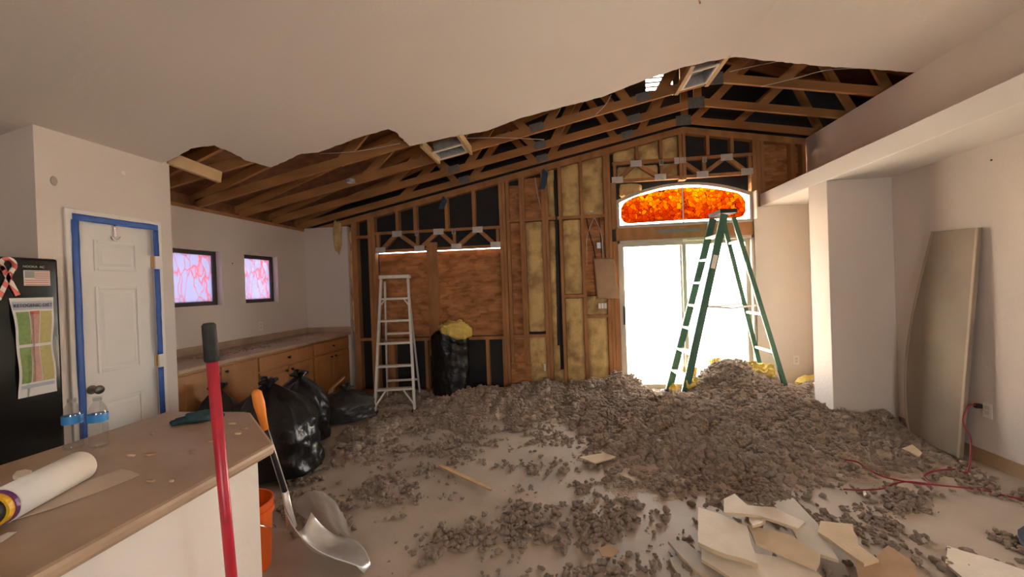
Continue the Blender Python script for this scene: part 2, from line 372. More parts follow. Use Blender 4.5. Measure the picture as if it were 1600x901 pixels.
def gusset(parent, x, y, z, w, h, ry=0.0):
    g = MB(); n = max(3, int(w/0.022))
    g.box((-w/2, -.0015, -h/2), (w/2, .0015, h/2))
    for i in range(n):
        cx = -w/2 + (i+.5)*w/n; g.box((cx-.004, -.005, -h/2+.006), (cx+.004, -.0015, h/2-.006))
    o = g.build('gusset_plate', galv_d, parent); o.location = (x, y, z); o.rotation_euler.y = ry; return o
truss_y = [5.83, 5.28, 4.69, 4.07, 3.47, 2.88]
names = ['closest to the framed wall', 'second from the framed wall', 'third from the framed wall', 'right behind the torn ceiling edge', 'at the left gap, fifth from the framed wall', 'farthest left corner gap, beside the pantry']
aL, aR = math.atan(SL), -math.atan(SR)
for i, y in enumerate(truss_y):
    t = tag(empty('roof_truss', (0, y, 0)), 'brown wooden roof truss, ' + names[i], 'roof truss', 'exposed roof trusses')
    th = 0.038; h = 0.089; z0 = 0.018
    def chord(nm, x0, x1, zf, dz):
        MB().prism([(x0, -th/2, zf(x0)+dz), (x1, -th/2, zf(x1)+dz), (x1, -th/2, zf(x1)+dz+h), (x0, -th/2, zf(x0)+dz+h)], (0, th, 0)).build(nm, wood_t, t)
    chord('bottom_chord', XL-.05, XP, zc, z0); chord('bottom_chord', XP, XR+2.05, zc, z0)
    chord('top_chord', XL-.2, XP, zt, 0.0); chord('top_chord', XP, XR+2.05, zt, 0.0)
    def web(x0, x1, up0=.03):
        a = Vector((x0, 0, zc(x0)+z0+up0)); b = Vector((x1, 0, zt(x1)+.03))
        MB().bar(a, b, 0.034, h, up=(0, 1, 0)).build('web', wood_t, t) if False else MB().bar(a, b, h, 0.034, up=(0, 1, 0)).build('web', wood_t, t)
    sh = (i % 2)*.12
    for x0, x1 in ((-2.3, -1.75), (-1.45, -1.75), (-1.25, -.75), (-.35, -.75), (-.15, .35), (.75, .35), (1.05, XP), (1.72, 2.45), (2.25, 2.95), (3.3, 2.95), (3.5, 4.1)): web(x0+sh*.5, x1)
    web(XP, XP)
    if i < 3:
        gusset(t, XP-.02, -th/2-.002, ZP+.05, .19, .13)
        for x in (-1.35, -.25, .9): gusset(t, x, -th/2-.002, zc(x)+.075, .15, .09, -aL)
    fixn(t.children[0])

# galvanised gable end with louvre vent, above the framed wall
gw = struct(empty('gable_end', (0, YF+.13, 0)), 'dark gable end wall above the framing with a bright louvre vent')
mb = MB()
VX0, VX1, VZ0, VZ1 = 1.20, 1.56, 4.03, 4.33
def gp(x0, x1, zlo, zhi):
    mb.prism([(x0, 0, zlo(x0)), (x1, 0, zlo(x1)), (x1, 0, zhi(x1)), (x0, 0, zhi(x0))], (0, .02, 0))
top = lambda x: zt(x)+.1
gp(XL-.3, VX0, lambda x: zc(x)-.02, top); gp(VX1, XP, lambda x: zc(x)-.02, top); gp(XP, XR+2.2, lambda x: zc(x)-.02, top)
gp(VX0, VX1, lambda x: zc(x)-.02, lambda x: VZ0); gp(VX0, VX1, lambda x: VZ1, top)
mb.build('gable_sheet', felt, gw)
for k in range(5):
    z = VZ0 + .03 + k*.06; MB().box((VX0, .022, z-.012), (VX1, .06, z+.008)).build('louvre_slat', galv_d, gw)

# ------------------------------------------------------------------ framed far wall
WF = struct(empty('wall_far', (0, 0, 0)), 'stripped far wall of bare studs, sheathing and yellow batts')
D0, D1 = YF, YF+0.115
# drywall left in place
MB().box((XL, D0-.012, 0), (-3.16, D1, zc(-3.5)-.04)).build('drywall_panel', paint, WF)
MB().box((2.485, D0-.012, 0), (XR, D1, 2.42)).build('drywall_panel', paint, WF)
# sheathing outside the studs: black felt
mb = MB(); FY0, FY1 = D1+.002, D1+.02
def fe(x0, x1, z0, z1): mb.box((x0, FY0, z0), (x1, FY1, z1))
def fes(x0, x1, z0):
    mb.prism([(x0, FY0, z0), (x1, FY0, z0), (x1, FY0, zc(x1)+.1), (x0, FY0, zc(x0)+.1)], (0, .018, 0))
fe(XL-.1, -2.74, 0, 2.4); fes(XL-.1, -2.74, 2.4); fe(-2.74, -.875, 0, .80); fes(-2.74, -.875, 2.07)
fe(-.875, .72, 0, 2.4); fes(-.875, .72, 2.4); fes(.72, XP, 2.83); fes(XP, 2.49, 2.83); fe(2.49, XR+.2, 0, 2.4); fes(2.49, XR+.2, 2.4)
mb.build('felt_sheet', felt, WF)
zp = lambda x: zc(x)-.085        # underside of the top plate
def stud(x0, x1, z0=0.04, z1=None, y0=D0, y1=D1-.01, mt=wood, nm='stud'):
    if z1 is None: vs = [(x0, y0, z0), (x1, y0, z0), (x1, y0, zp(x1)), (x0, y0, zp(x0))]
    else: vs = [(x0, y0, z0), (x1, y0, z0), (x1, y0, z1), (x0, y0, z1)]
    return MB().prism(vs, (0, y1-y0, 0)).build(nm, mt, WF)
def plate(x0, x1, dz0, dz1, nm='top_plate'):
    MB().prism([(x0, D0-.004, zc(x0)-dz0), (x1, D0-.004, zc(x1)-dz0), (x1, D0-.004, zc(x1)-dz1), (x0, D0-.004, zc(x0)-dz1)], (0, .1, 0)).build(nm, wood, WF)
for x0, x1 in ((-3.75, XP), (XP, XR)):
    plate(x0, x1, .085, .044); plate(x0, x1, .042, .002)
MB().box((-3.16, D0, 0), (.72, D1-.01, .04)).build('bottom_plate', wood, WF)
# studs, left to right
stud(-3.10, -3.02); stud(-2.845, -2.795); stud(-2.79, -2.742)
for x in (-2.39, -2.12, -1.65, -1.25): stud(x-.022, x+.022, 2.36)
stud(-.885, -.842); stud(-.838, -.795); stud(-.785, -.742)
stud(-.597, -.553); stud(-.55, -.523)
stud(-.285, -.24); stud(-.236, -.195); stud(-.05, -.005)
stud(.247, .292); stud(.572, .617); stud(.621, .664); stud(.668, .737, 0.0, 2.058); stud(.668, .737, 2.232, 2.86)
for x in (-2.62, -2.02, -1.50, -1.12): stud(x-.022, x+.022, .04, .755)
stud(-2.60, -2.50, .04, .755)
stud(-.905, -.88, .04, .755)
# sill and blocking
def block(x0, x1, z, h=.042): MB().box((x0, D0+.004, z-h/2), (x1, D1-.02, z+h/2)).build('blocking', wood, WF)
block(-2.74, -.885, .775); block(-3.02, -2.845, .79); block(-3.02, -2.845, 2.30)
for a, b in ((-.742, -.597), (-.523, -.285), (-.195, -.05), (-.005, .247), (.292, .572)): block(a, b, 2.42)
block(-.742, -.597, .79); block(-.523, -.285, .79); block(-.005, .247, 1.33); block(.292, .572, 1.045)
# sheathing boards behind studs
for x0, x1, z0, z1 in ((-.742, -.597, .04, 2.93), (-.523, -.285, 1.9, 3.02), (.292, .572, 1.33, 2.41), (2.64, 2.96, 2.5, 3.26), (3.03, XR, 2.5, 3.2)):
    MB().box((x0-.03, D1-.012, z0), (x1+.03, D1, z1)).build('sheathing_board', osb, WF)
MB().box((-.742, D1-.04, .04), (-.597, D1-.013, .77)).build('sheathing_board', osb, WF)
MB().box((-.79, D0-.01, .0), (-.50, D0+.0, .42)).build('sheathing_board', osb, WF)
# window boarded up from outside; a slit of daylight over the boards
for x0, x1 in ((-2.78, -1.845), (-1.84, -.86)):
    MB().box((x0, FY1+.002, .78), (x1, FY1+.016, 2.052)).build('sheathing_board', osb, WF)
MB().box((-1.95, D0-.045, .545), (-1.795, D0-.008, 2.165)).build('brace_board', wood, WF)
# right of the slider, above the ledge
stud(2.50, 2.545, 2.43); stud(2.55, 2.595, 2.43); stud(2.60, 2.64, 2.43); stud(2.965, 3.02, 2.5); stud(3.10, 3.145, 2.5)
# over the transom
stud(1.575, 1.615, 2.84); stud(1.622, 1.662, 2.84)
for x in (1.03, 1.345, 1.945, 2.25): stud(x-.02, x+.02, 3.15)
stud(2.473, 2.484, 0.0, 2.06, y0=D0+.03); stud(2.473, 2.50, 2.06, 2.86)
MB().box((.722, D0, 2.058), (2.484, D1-.02, 2.232)).build('door_header', wood, WF)
MB().prism([(1.18, D0-.002, 2.165), (1.35, D0-.002, 2.19), (1.75, D0-.002, 2.185), (1.95, D0-.002, 2.16), (1.75, D0-.002, 2.145), (1.35, D0-.002, 2.14)], (0, .0015, 0)).build('paint_smear', mat('grey_smear', (0.22, 0.23, 0.24), .7), WF)
# open web header trusses
def header(x0, x1, zb, ztop, tops, bots, posts):
    H = MB().box((x0, D0+.01, ztop-.04), (x1, D0+.075, ztop)).build('header_truss', wood, WF)
    MB().box((x0, D0+.01, zb), (x1, D0+.075, zb+.04)).build('chord', wood, H)
    def gp2(x, z, w=.15, h=.085):
        g = MB(); n = 7; g.box((x-w/2, D0+.004, z-h/2), (x+w/2, D0+.008, z+h/2))
        for k in range(n):
            cx = x-w/2+(k+.5)*w/n; g.box((cx-.006, D0-.002, z-h/2+.005), (cx+.006, D0+.004, z+h/2-.005))
        g.build('gusset_plate', alu_w, H)
    nodes = sorted([(x, 1) for x in tops] + [(x, 0) for x in bots])
    for (xa, ka), (xb, kb) in zip(nodes, nodes[1:]):
        if ka != kb:
            za = ztop-.03 if ka else zb+.03; zbb = ztop-.03 if kb else zb+.03
            MB().bar((xa, D0+.042, za), (xb, D0+.042, zbb), .055, .06, up=(0, 1, 0)).build('web', wood, H)
    for x in posts: MB().box((x-.02, D0+.012, zb+.04), (x+.02, D0+.073, ztop-.04)).build('post', wood, H)
    for x in tops: gp2(x, ztop-.04)
    for x in bots: gp2(x, zb+.035)
    for x in posts[1:-1]: gp2(x, ztop-.05, .05, .07)
header(-2.74, -.886, 2.056, 2.36, (-2.40, -1.775, -1.203), (-2.66, -2.07, -1.52, -.95), (-2.70, -2.10, -1.55, -.92))
header(.70, 2.50, 2.86, 3.14, (1.014, 1.588, 2.181), (.76, 1.326, 1.869, 2.43), (.73, 1.345, 1.90, 2.47))
# yellow batts between the studs
def batt(x0, x1, z0, z1, depth=.085, yf=D0+.012, seed=0, mt=batt_m, slope=False):
    nx = max(4, int((x1-x0)/.03)); nz = max(6, int((z1-z0)/.035)); B = MB()
    def f(u, v):
        x = x0+(x1-x0)*u; top = z1 if not slope else min(z1, zp(x)-.005); z = z0+(top-z0)*v
        e = min(u, 1-u)*(x1-x0); e2 = min(v, 1-v)*(z1-z0)
        y = yf + .035*math.exp(-e/.02) + .02*math.exp(-e2/.02) + .03*fbm((x*9+seed, z*9, seed)) + .02*fbm((x*3, z*3, seed+4))
        return (x, max(y, D0-.012), z)
    B.grid(f, nx, nz); n = nx*nz
    back = [(x0, D1-.02, z0), (x1, D1-.02, z0), (x1, D1-.02, z1 if not slope else min(z1, zp(x1)-.005)), (x0, D1-.02, z1 if not slope else min(z1, zp(x0)-.005))]
    B.add(back, [(0, 1, 2, 3)])
    return B.build('insulation_batt', mt, WF, smooth=True)
k = 0
for x0, x1, z0, z1, sl in ((-.52, -.29, .85, 2.39, 0), (-.52, -.29, .05, .76, 0), (-.192, -.10, .3, 2.39, 0), (-.192, -.10, 2.45, 3.3, 1), (-.19, -.055, .05, .3, 0),
    (.0, .243, 1.36, 2.39, 0), (.0, .243, 2.45, 3.4, 1), (.0, .243, .05, 1.30, 0), (.296, .568, 2.45, 3.4, 1), (.296, .568, .05, 1.02, 0), (.296, .568, 1.07, 1.32, 0),
    (.72, 1.005, 3.15, 3.5, 1), (1.055, 1.32, 3.15, 3.5, 1), (1.37, 1.57, 3.15, 3.5, 1), (.76, 1.32, 2.91, 3.09, 0), (1.37, 1.57, 2.91, 3.09, 0), (.78, 1.1, 2.66, 2.85, 0), (-3.155, -3.105, .9, 2.4, 0)):
    k += 1; b = batt(x0, x1, z0, z1, seed=k*3.7, slope=bool(sl))
    if .72 <= x0 <= 1.4 and z0 > 2.6 and z1 < 3.12: b.location.y = .068 - .0
# hanging bits of the wall
B = MB()
def fl(u, v):
    z = 1.83-.545*v; x = .40+.03*v+.27*u+.02*v*u + (.012*math.sin(9*v) if u > .9 else 0)
    return (x, D0-.03-.05*math.sin(v*PI*.7)-.01*fbm((u*3, v*3, 2)), z)
B.grid(fl, 12, 20); o = B.build('kraft_flap', kraft, WF, smooth=True); s_ = o.modifiers.new('solid', 'SOLIDIFY'); s_.thickness = .018; s_.offset = -1
MB().tube([(-.09, D0+.02, 2.95), (-.085, D0+.015, 2.4), (-.10, D0+.015, 1.5), (-.115, D0+.02, .65)], .016, 10).build('vent_pipe', black_m, WF)
for pts, r in (([(.33, D0+.05, 2.40), (.36, D0+.03, 2.2), (.41, D0+.02, 2.0), (.43, D0, 1.84)], .007), ([(.50, D0+.05, 2.40), (.515, D0+.03, 2.1), (.52, D0+.02, 1.84)], .006)):
    MB().tube(pts, r, 6).build('black_cable', black_m, WF)
for pts in ([(.43, D0+.03, 2.40), (.36, D0+.01, 2.25), (.315, D0-.003, 2.1), (.31, D0-.003, 1.75)], [(.44, D0+.03, 2.40), (.50, D0+.01, 2.25), (.53, D0, 2.1), (.53, D0, 1.84)], [(-.36, D0-.004, 3.0), (-.34, D0-.012, 2.8), (-.29, D0-.008, 2.55)]):
    MB().tube(pts, .005, 6).build('wire', wire_m, WF)
# blue-grey straps hanging from the plate
for x, l in ((-.22, .26), (-1.66, .16)):
    MB().grid(lambda u, v: (x-.04+.08*u+.05*v*v*(-1), D0-.03-.03*math.sin(v*2), zc(x)-.09-l*v+.03*(1-v)*math.sin(u*5)), 5, 8).build('blue_strap', mat('blue_rag', (0.035, 0.075, 0.11), .8), WF, smooth=True)
# gang box with three white switches
sb = MB().box((.44, D0-.02, 1.135), (.565, D0+.03, 1.235)).build('switch_box', mat('blue_box', (0.35, 0.25, 0.14), .6), WF)
for k in range(3): MB().box((.448+k*.039, D0-.026, 1.15), (.478+k*.039, D0-.018, 1.222)).build('switch', plate_w, sb)
MB().lathe([(.0, 0), (.025, .002), (.03, .02), (.0, .03)], 10, (.40, D0+.0, 2.47)).build('plaster_lump', gyp, WF)
MB().box((.46, D0+.06, 1.98), (.53, D0+.1, 2.06)).build('junction_box', galv, WF)
MB().box((-.33, D0-.008, .30), (-.30, D0+.0, .40)).build('outlet_bracket', plate_w, WF)

# transom: arched amber window
wt = struct(empty('window_5', (0, YF+.02, 0)), 'arched transom window of amber leaf-patterned glass over the sliding door')
TX0, TX1, TZ0, TZS, TZC = .735, 2.475, 2.236, 2.615, 2.80
def arch(u, inset=0.0):
    x = TX0+inset+(TX1-TX0-2*inset)*u; return x, TZS-inset + (TZC-TZS)*(1-(2*u-1)**2)
def ring(i0, i1, y0, y1, n=28):
    mbr = MB(); o = []; inn = []
    for ins, lst in ((i0, o), (i1, inn)):
        lst.append((TX0+ins, TZ0+ins))
        lst.append((TX1-ins, TZ0+ins))
        for k in range(n+1): x, z = arch(1-k/n, ins); lst.append((x, z))
    N_ = len(o); vs = [(x, y0, z) for x, z in o] + [(x, y0, z) for x, z in inn] + [(x, y1, z) for x, z in o] + [(x, y1, z) for x, z in inn]
    fs = []
    for k in range(N_):
        j = (k+1) % N_
        fs += [(k, j, j+N_, k+N_), (k+2*N_, k+3*N_, j+3*N_, j+2*N_), (k, k+2*N_, j+2*N_, j), (k+N_, j+N_, j+3*N_, k+3*N_)]
    return mbr.add(vs, fs)
for u0, u1, x_ in ((0, .5, TX0-.06), (.5, 1, TX1+.05)):
    pts = [(arch(u0+(u1-u0)*k/14)[0], .085, arch(u0+(u1-u0)*k/14)[1]) for k in range(15)]
    pts = ([(x_, .085, 2.86), (x_, .085, 2.05), (TX0, .085, 2.05)] + pts + [(pts[-1][0], .085, 2.86)]) if u0 == 0 else (pts + [(TX1, .085, 2.05), (x_, .085, 2.05), (x_, .085, 2.86), (pts[0][0], .085, 2.86)])
    fixn(MB().prism(pts, (0, .012, 0)).build('arch_filler', felt, wt))
fixn(ring(0, .036, -.03, .06).build('window_frame', frame_m, wt))
MB().box((1.598, -.012, TZ0+.028), (1.614, .02, TZC-.028)).build('mullion', plate_w, wt)
def arch_fill(x0, x1, y, inset, zlo, n=14):
    pts = [(x0, y, zlo), (x1, y, zlo)]
    for k in range(n+1):
        x = x1+(x0-x1)*k/n; u = (x-TX0-inset)/(TX1-TX0-2*inset); pts.append((x, y, arch(u, inset)[1]))
    return pts
for a, b in ((TX0+.028, 1.606), (1.606, TX1-.028)):
    MB().prism(arch_fill(a, b, .03, .028, TZ0+.028), (0, .004, 0)).build('pane', glass, wt)
# amber sheet with rounded ends, two halves
for sgn in (-1, 1):
    xc = 1.606+sgn*.006; xe = (TX0+.06) if sgn < 0 else (TX1-.075); n = 24; up = []; dn = []
    for k in range(n+1):
        u = k/n; x = xc+(xe-xc)*u; e = max(0, (u-.86)/.14); c = math.sqrt(max(0, 1-e*e)); uu = (x-TX0)/(TX1-TX0)
        zt_ = arch(uu)[1]-.062+.006*fbm((x*9, 0, 1)); zb_ = TZ0+.056+.012*(1-abs(2*uu-1)); zm = (zt_+zb_)/2
        up.append((x, -.004, zm+(zt_-zm)*(.45+.55*c))); dn.append((x, -.004, zm+(zb_-zm)*(.45+.55*c)))
    og = (1.6, 0, TZ0)
    fixn(MB().prism(dn + up[::-1], (0, .003, 0)).build('amber_pane', amber, wt, origin=og))
MB().box((TX1+.002, -.14, 2.26), (TX1+.018, .0, 2.62)).build('plaster_edge', gyp, wt)

# sliding glass door
sd = struct(empty('door_1', (0, YF+.02, 0)), 'wide sliding glass patio door with bright daylight behind')
SX0, SX1, SZ = .735, 2.475, 2.06
f = MB()
for p, q in (((SX0,-.03,0),(SX0+.028,.08,SZ)),((SX1-.028,-.03,0),(SX1,.08,SZ)),((SX0,-.03,SZ-.035),(SX1,.08,SZ)),((SX0,-.03,0),(SX1,.08,.03))): f.box(p, q)
f.build('door_frame', frame_m, sd)
for x0, x1, y in ((SX0+.028, 1.63, 0.0), (1.56, SX1-.028, .045)):
    f = MB(); s_ = .05
    for p, q in (((x0,y,.03),(x0+s_,y+.03,SZ-.035)),((x1-s_,y,.03),(x1,y+.03,SZ-.035)),((x0+s_,y,.03),(x1-s_,y+.03,.10)),((x0+s_,y,SZ-.085),(x1-s_,y+.03,SZ-.035))): f.box(p, q)
    pn = f.build('sliding_panel', frame_m, sd); MB().box((x0+s_, y+.012, .1), (x1-s_, y+.017, SZ-.085)).build('pane', glass, pn)
MB().box((SX0+.045, -.035, .92), (SX0+.068, 0, 1.17)).build('door_handle', dark_m, sd)
MB().box((1.585, -.04, SZ-.05), (1.635, -.03, SZ-.015)).build('door_catch', plate_w, sd)

# ------------------------------------------------------------------ pantry block
PX_ = -3.15; PY0, PY1 = 2.18, 3.065
DY0, DY1, DZ = 2.372, 2.905, 2.045
mb = MB()
mb.box((XL, PY0, 0), (PX_, PY0+.11, zc(-3.5)+.10)); mb.box((XL, PY1-.11, 0), (PX_, PY1, zc(-3.5)+.10))
mb.box((PX_-.11, PY0+.11, 0), (PX_, DY0, zc(PX_)+.02)); mb.box((PX_-.11, DY1, 0), (PX_, PY1-.11, zc(PX_)+.02)); mb.box((PX_-.11, DY0, DZ), (PX_, DY1, zc(PX_)+.02))
struct(mb.build('wall_pantry', paint), 'cream wall block of the pantry beside the refrigerator')
tr = struct(empty('trim_3', (PX_, 0, 0)), 'white casing around the pantry door')
cw = .057
for p, q in (((0, DY0-cw, 0), (.017, DY0, DZ+cw)), ((0, DY1, 0), (.017, DY1+cw, DZ+cw)), ((0, DY0, DZ), (.017, DY1, DZ+cw))): MB().box(p, q).build('casing_board', white_paint, tr, bevel=.004)
dr = struct(empty('door_2', (PX_-.012, DY0+.004, .008)), 'narrow cream panelled pantry door edged with blue tape')
dw = DY1-DY0-.008
fixn(MB().box((-.035, 0, 0), (0, dw, DZ-.012)).build('door_leaf', white_paint, dr))
for z0, z1 in ((1.70, 1.908), (1.0, 1.59), (.16, .81)):
    y0, y1 = .115, dw-.115; pn = MB()
    for a, b, c, d, xx in ((y0, y0+.02, z0, z1, .008), (y1-.02, y1, z0, z1, .008), (y0+.02, y1-.02, z0, z0+.02, .008), (y0+.02, y1-.02, z1-.02, z1, .008)): pn.box((0, a, c), (xx, b, d))
    p_ = pn.build('panel_moulding', white_paint, dr, bevel=.003)
    MB().add([(0, y0+.03, z0+.03), (0, y1-.03, z0+.03), (0, y1-.03, z1-.03), (0, y0+.03, z1-.03), (.006, y0+.05, z0+.05), (.006, y1-.05, z0+.05), (.006, y1-.05, z1-.05), (.006, y0+.05, z1-.05)], [(4,5,6,7),(0,1,5,4),(1,2,6,5),(2,3,7,6),(3,0,4,7)]).build('raised_panel', white_paint, dr)
kn = MB().lathe([(.0, 0), (.03, 0), (.03, .006), (.011, .012), (.011, .035), (.024, .045), (.03, .058), (.026, .07), (.0, .074)], 20, cap=False).build('door_knob', nickel, dr, smooth=True)
kn.location = (.001, .07, .90); kn.rotation_euler.y = rad(90)
for z in (1.775, 1.018):
    hg = MB().box((0, dw-.012, z-.045), (.006, dw+.012, z+.045)).tube([(.008, dw+.002, z-.045), (.008, dw+.002, z+.045)], .006, 8).build('hinge', brass, dr)
# over-door hook
hk = MB(); ring_ = [(.012, .255+.03*math.cos(t), 2.0-.055+.03*math.sin(t)) for t in np.linspace(-PI, 0, 14)]
hk.tube(ring_, .006, 6); hk.box((.004, .247, 1.945), (.008, .263, 2.03))
h_ = hk.build('over_door_hook', chrome); h_.location = (PX_-.012, DY0+.004, .008); tag(h_, 'small chrome double hook hung over the top of pantry door', 'hook')
# painter's tape strips
def tape(p, q, lab, n=10):
    a = Vector(p); b = Vector(q); B = MB(); vert = abs(b.z-a.z) > abs(b.y-a.y); w = .045
    def fn(u, v):
        c = a.lerp(b, v); wob = .003*fbm((c.y*9, c.z*9, 5)); off = (u-.5)*w + wob
        xo = .0022+.0015*abs(fbm((c.y*7, c.z*7, u)))
        return (c.x+xo, c.y+(off if vert else 0), c.z+(0 if vert else off))
    B.grid(fn, 4, n); o = B.build('painters_tape', tape_m, smooth=True)
    s_ = o.modifiers.new('solid', 'SOLIDIFY'); s_.thickness = .0008
    tag(o, lab, 'tape', 'blue painter\'s tape around the pantry door')
tx = PX_+.017
tape((tx, DY0-.02, DZ+.005), (tx, DY1+.025, DZ+.005), 'blue painter\'s tape strip across the top of the pantry door')
tape((tx, DY0-.005, DZ-.015), (tx, DY0-.005, .1), 'long blue tape strip down the knob side of the pantry door', 30)
tape((tx, DY1+.004, DZ-.015), (tx, DY1+.004, 1.83), 'short blue tape piece above the upper brass hinge')
tape((tx, DY1+.004, 1.73), (tx, DY1+.004, 1.07), 'blue tape piece between the two brass hinges', 20)
tape((tx, DY1+.004, .97), (tx, DY1+.004, .12), 'blue tape piece below the lower brass hinge', 20)

# ------------------------------------------------------------------ refrigerator
fr = tag(empty('refrigerator', (-3.3, 1.66, 0)), 'glossy black refrigerator covered with magnets and a chart', 'refrigerator')
MB().box((-.42, -.44, .02), (.32, .44, 1.735)).build('cabinet', fridge_m, fr, bevel=.006)
MB().box((.33, -.44, .60), (.40, .44, 1.75)).build('door', fridge_m, fr, bevel=.014)
MB().box((.33, -.44, .05), (.40, .44, .59)).build('freezer_drawer', fridge_m, fr, bevel=.014)
MB().tube([(.40, -.37, .75), (.45, -.37, .78), (.45, -.37, 1.5), (.40, -.37, 1.53)], .013, 10).build('handle', fridge_m, fr, smooth=True)
FX = -2.9
ch = MB(); cy0, cy1, cz0, cz1 = 1.872, 2.066, .995, 1.53
def chf(u, v):
    y = cy0+(cy1-cy0)*u + .012*math.sin(v*PI)*(1 if u < .5 else -1) + (.02*(1-v) if u < .3 else 0); z = cz0+(cz1-cz0)*v
    return (FX+.004+.012*math.sin(v*PI*2)**2*(abs(u-.5)+.3), y, z)
ch_root = tag(empty('diet_chart', (0, 0, 0)), 'creased food chart with green, pink and yellow columns on refrigerator', 'chart')
ch.grid(chf, 14, 24); o = ch.build('sheet', mat('chart_paper', (0.62, 0.60, 0.58), .6), ch_root, smooth=True)
def patch(nm, u0, u1, v0, v1, mt, off=.0012):
    B = MB(); B.grid(lambda u, v: tuple(Vector(chf(u0+(u1-u0)*u, v0+(v1-v0)*v)) + Vector((off, 0, 0))), 6, 14); return B.build(nm, mt, ch_root, smooth=True)
patch('header_band', .03, .97, .88, .965, mat('chart_blue', (.36, .38, .46), .6))
patch('column', .06, .37, .53, .86, mat('chart_green', (.20, .30, .07), .6, col2=(.12, .20, .05), scale=60)); patch('column', .06, .37, .14, .50, MATS['chart_green'])
patch('column', .39, .67, .53, .86, mat('chart_pink', (.50, .30, .24), .6, col2=(.38, .22, .18), scale=70)); patch('column', .39, .67, .14, .50, MATS['chart_pink'])
patch('column', .69, .95, .53, .86, mat('chart_yellow', (.46, .38, .15), .6, col2=(.36, .32, .10), scale=60)); patch('column', .69, .95, .14, .50, MATS['chart_yellow'])
patch('heading_bar', .39, .67, .83, .865, mat('chart_red', (.48, .10, .07), .6), .0018)
patch('footer_band', .06, .95, .085, .12, MATS['chart_blue'])
MXR = Matrix(((0, 0, 1, 0), (1, 0, 0, 0), (0, 1, 0, 0), (0, 0, 0, 1)))
def face(x, y, z): return Matrix.Translation((x, y, z)) @ MXR
text('lettering', 'KETOGENIC DIET', .027, black_m, face(FX+.0105, 1.970, 1.488), ch_root, sx=.80)
fl_ = tag(empty('flag_magnet', (FX+.002, 1.938, 1.596)), 'small faded striped flag magnet at the top of refrigerator door', 'magnet')
fw_, fh_ = .117, .084
MB().box((-.001, 0, 0), (.0008, fw_, fh_)).build('backing', mat('flag_white', (.66, .60, .54), .6), fl_)
for k in range(7): MB().box((.0008, .004 if k > 3 and False else (.004 if k < 3 else .047), .003+k*.0119), (.0014, fw_-.004, .009+k*.0119)).build('stripe', mat('flag_red', (.50, .20, .17), .6), fl_)
MB().box((.0008, .004, .042), (.0016, .046, fh_-.003)).build('canton', mat('flag_grey', (.24, .25, .24), .6), fl_)
bl = text('lettering', 'NOOKA  AC', .017, mat('faded_print', (.5, .48, .42), .6), face(FX+.0008, 1.985, 1.70), None, .0003); tag(bl, 'small pale lettering above the flag magnet on refrigerator', 'lettering')
# ribbon shaped magnet
rb = tag(empty('ribbon_magnet', (FX+.003, 1.872, 1.66)), 'red and white striped ribbon loop magnet on the black refrigerator', 'magnet')
def ribbon_mat():
    M = bpy.data.materials.new('ribbon_stripes'); M.use_nodes = True; nt = M.node_tree; N = nt.nodes; L = nt.links; b = N['Principled BSDF']
    tc = N.new('ShaderNodeTexCoord'); w = N.new('ShaderNodeTexWave'); w.inputs['Scale'].default_value = 9; w.bands_direction = 'DIAGONAL'; w.inputs['Distortion'].default_value = 1
    L.new(tc.outputs['Object'], w.inputs[0]); r = N.new('ShaderNodeValToRGB'); r.color_ramp.interpolation = 'CONSTANT'
    r.color_ramp.elements[0].color = (.46, .06, .05, 1); r.color_ramp.elements[1].position = .55; r.color_ramp.elements[1].color = (.66, .56, .50, 1)
    L.new(w.outputs[0], r.inputs[0]); L.new(r.outputs[0], b.inputs['Base Color']); b.inputs['Roughness'].default_value = .5; return M
rbm = ribbon_mat()
lp = [(0, .028*math.sin(t)*(1 if t else 1), .045+.032*math.cos(t)) for t in np.linspace(-2.5, 2.5, 22)]
path = [(0, .036, -.115)] + [(0, p[1], p[2]) for p in lp] + [(0, -.036, -.115)]
for nm, a in (('loop', path[:13]), ('loop', path[12:])):
    B = MB(); pts = [Vector(p) for p in a]
    for k in range(len(pts)-1): B.bar(pts[k], pts[k+1]+(pts[k+1]-pts[k])*.15, .022, .003, up=(1, 0, 0))
    o = B.build(nm, rbm, rb); o.location.x = .001 if a is path[:13] else .003

# ------------------------------------------------------------------ bar counter
bw = struct(MB().prism([(-2.0, -1.2, 0), (-1.22, -1.2, 0), (-1.22, 1.515, 0), (-1.60, 1.88, 0), (-2.0, 1.88, 0)], (0, 0, .868)).build('wall_bar', white_paint), 'white half wall under the bar counter')
fixn(bw)
ct = MB().prism([(-2.09, -1.2, .868), (-1.165, -1.2, .868), (-1.165, 1.54, .868), (-1.185, 1.562, .868), (-1.60, 1.955, .868), (-1.64, 1.968, .868), (-2.09, 1.968, .868)], (0, 0, .042)).build('bar_countertop', lam_m, bevel=.014)
fixn(ct); tag(ct, 'dusty tan laminate bar counter top with clipped corner', 'countertop')
CZ = .911
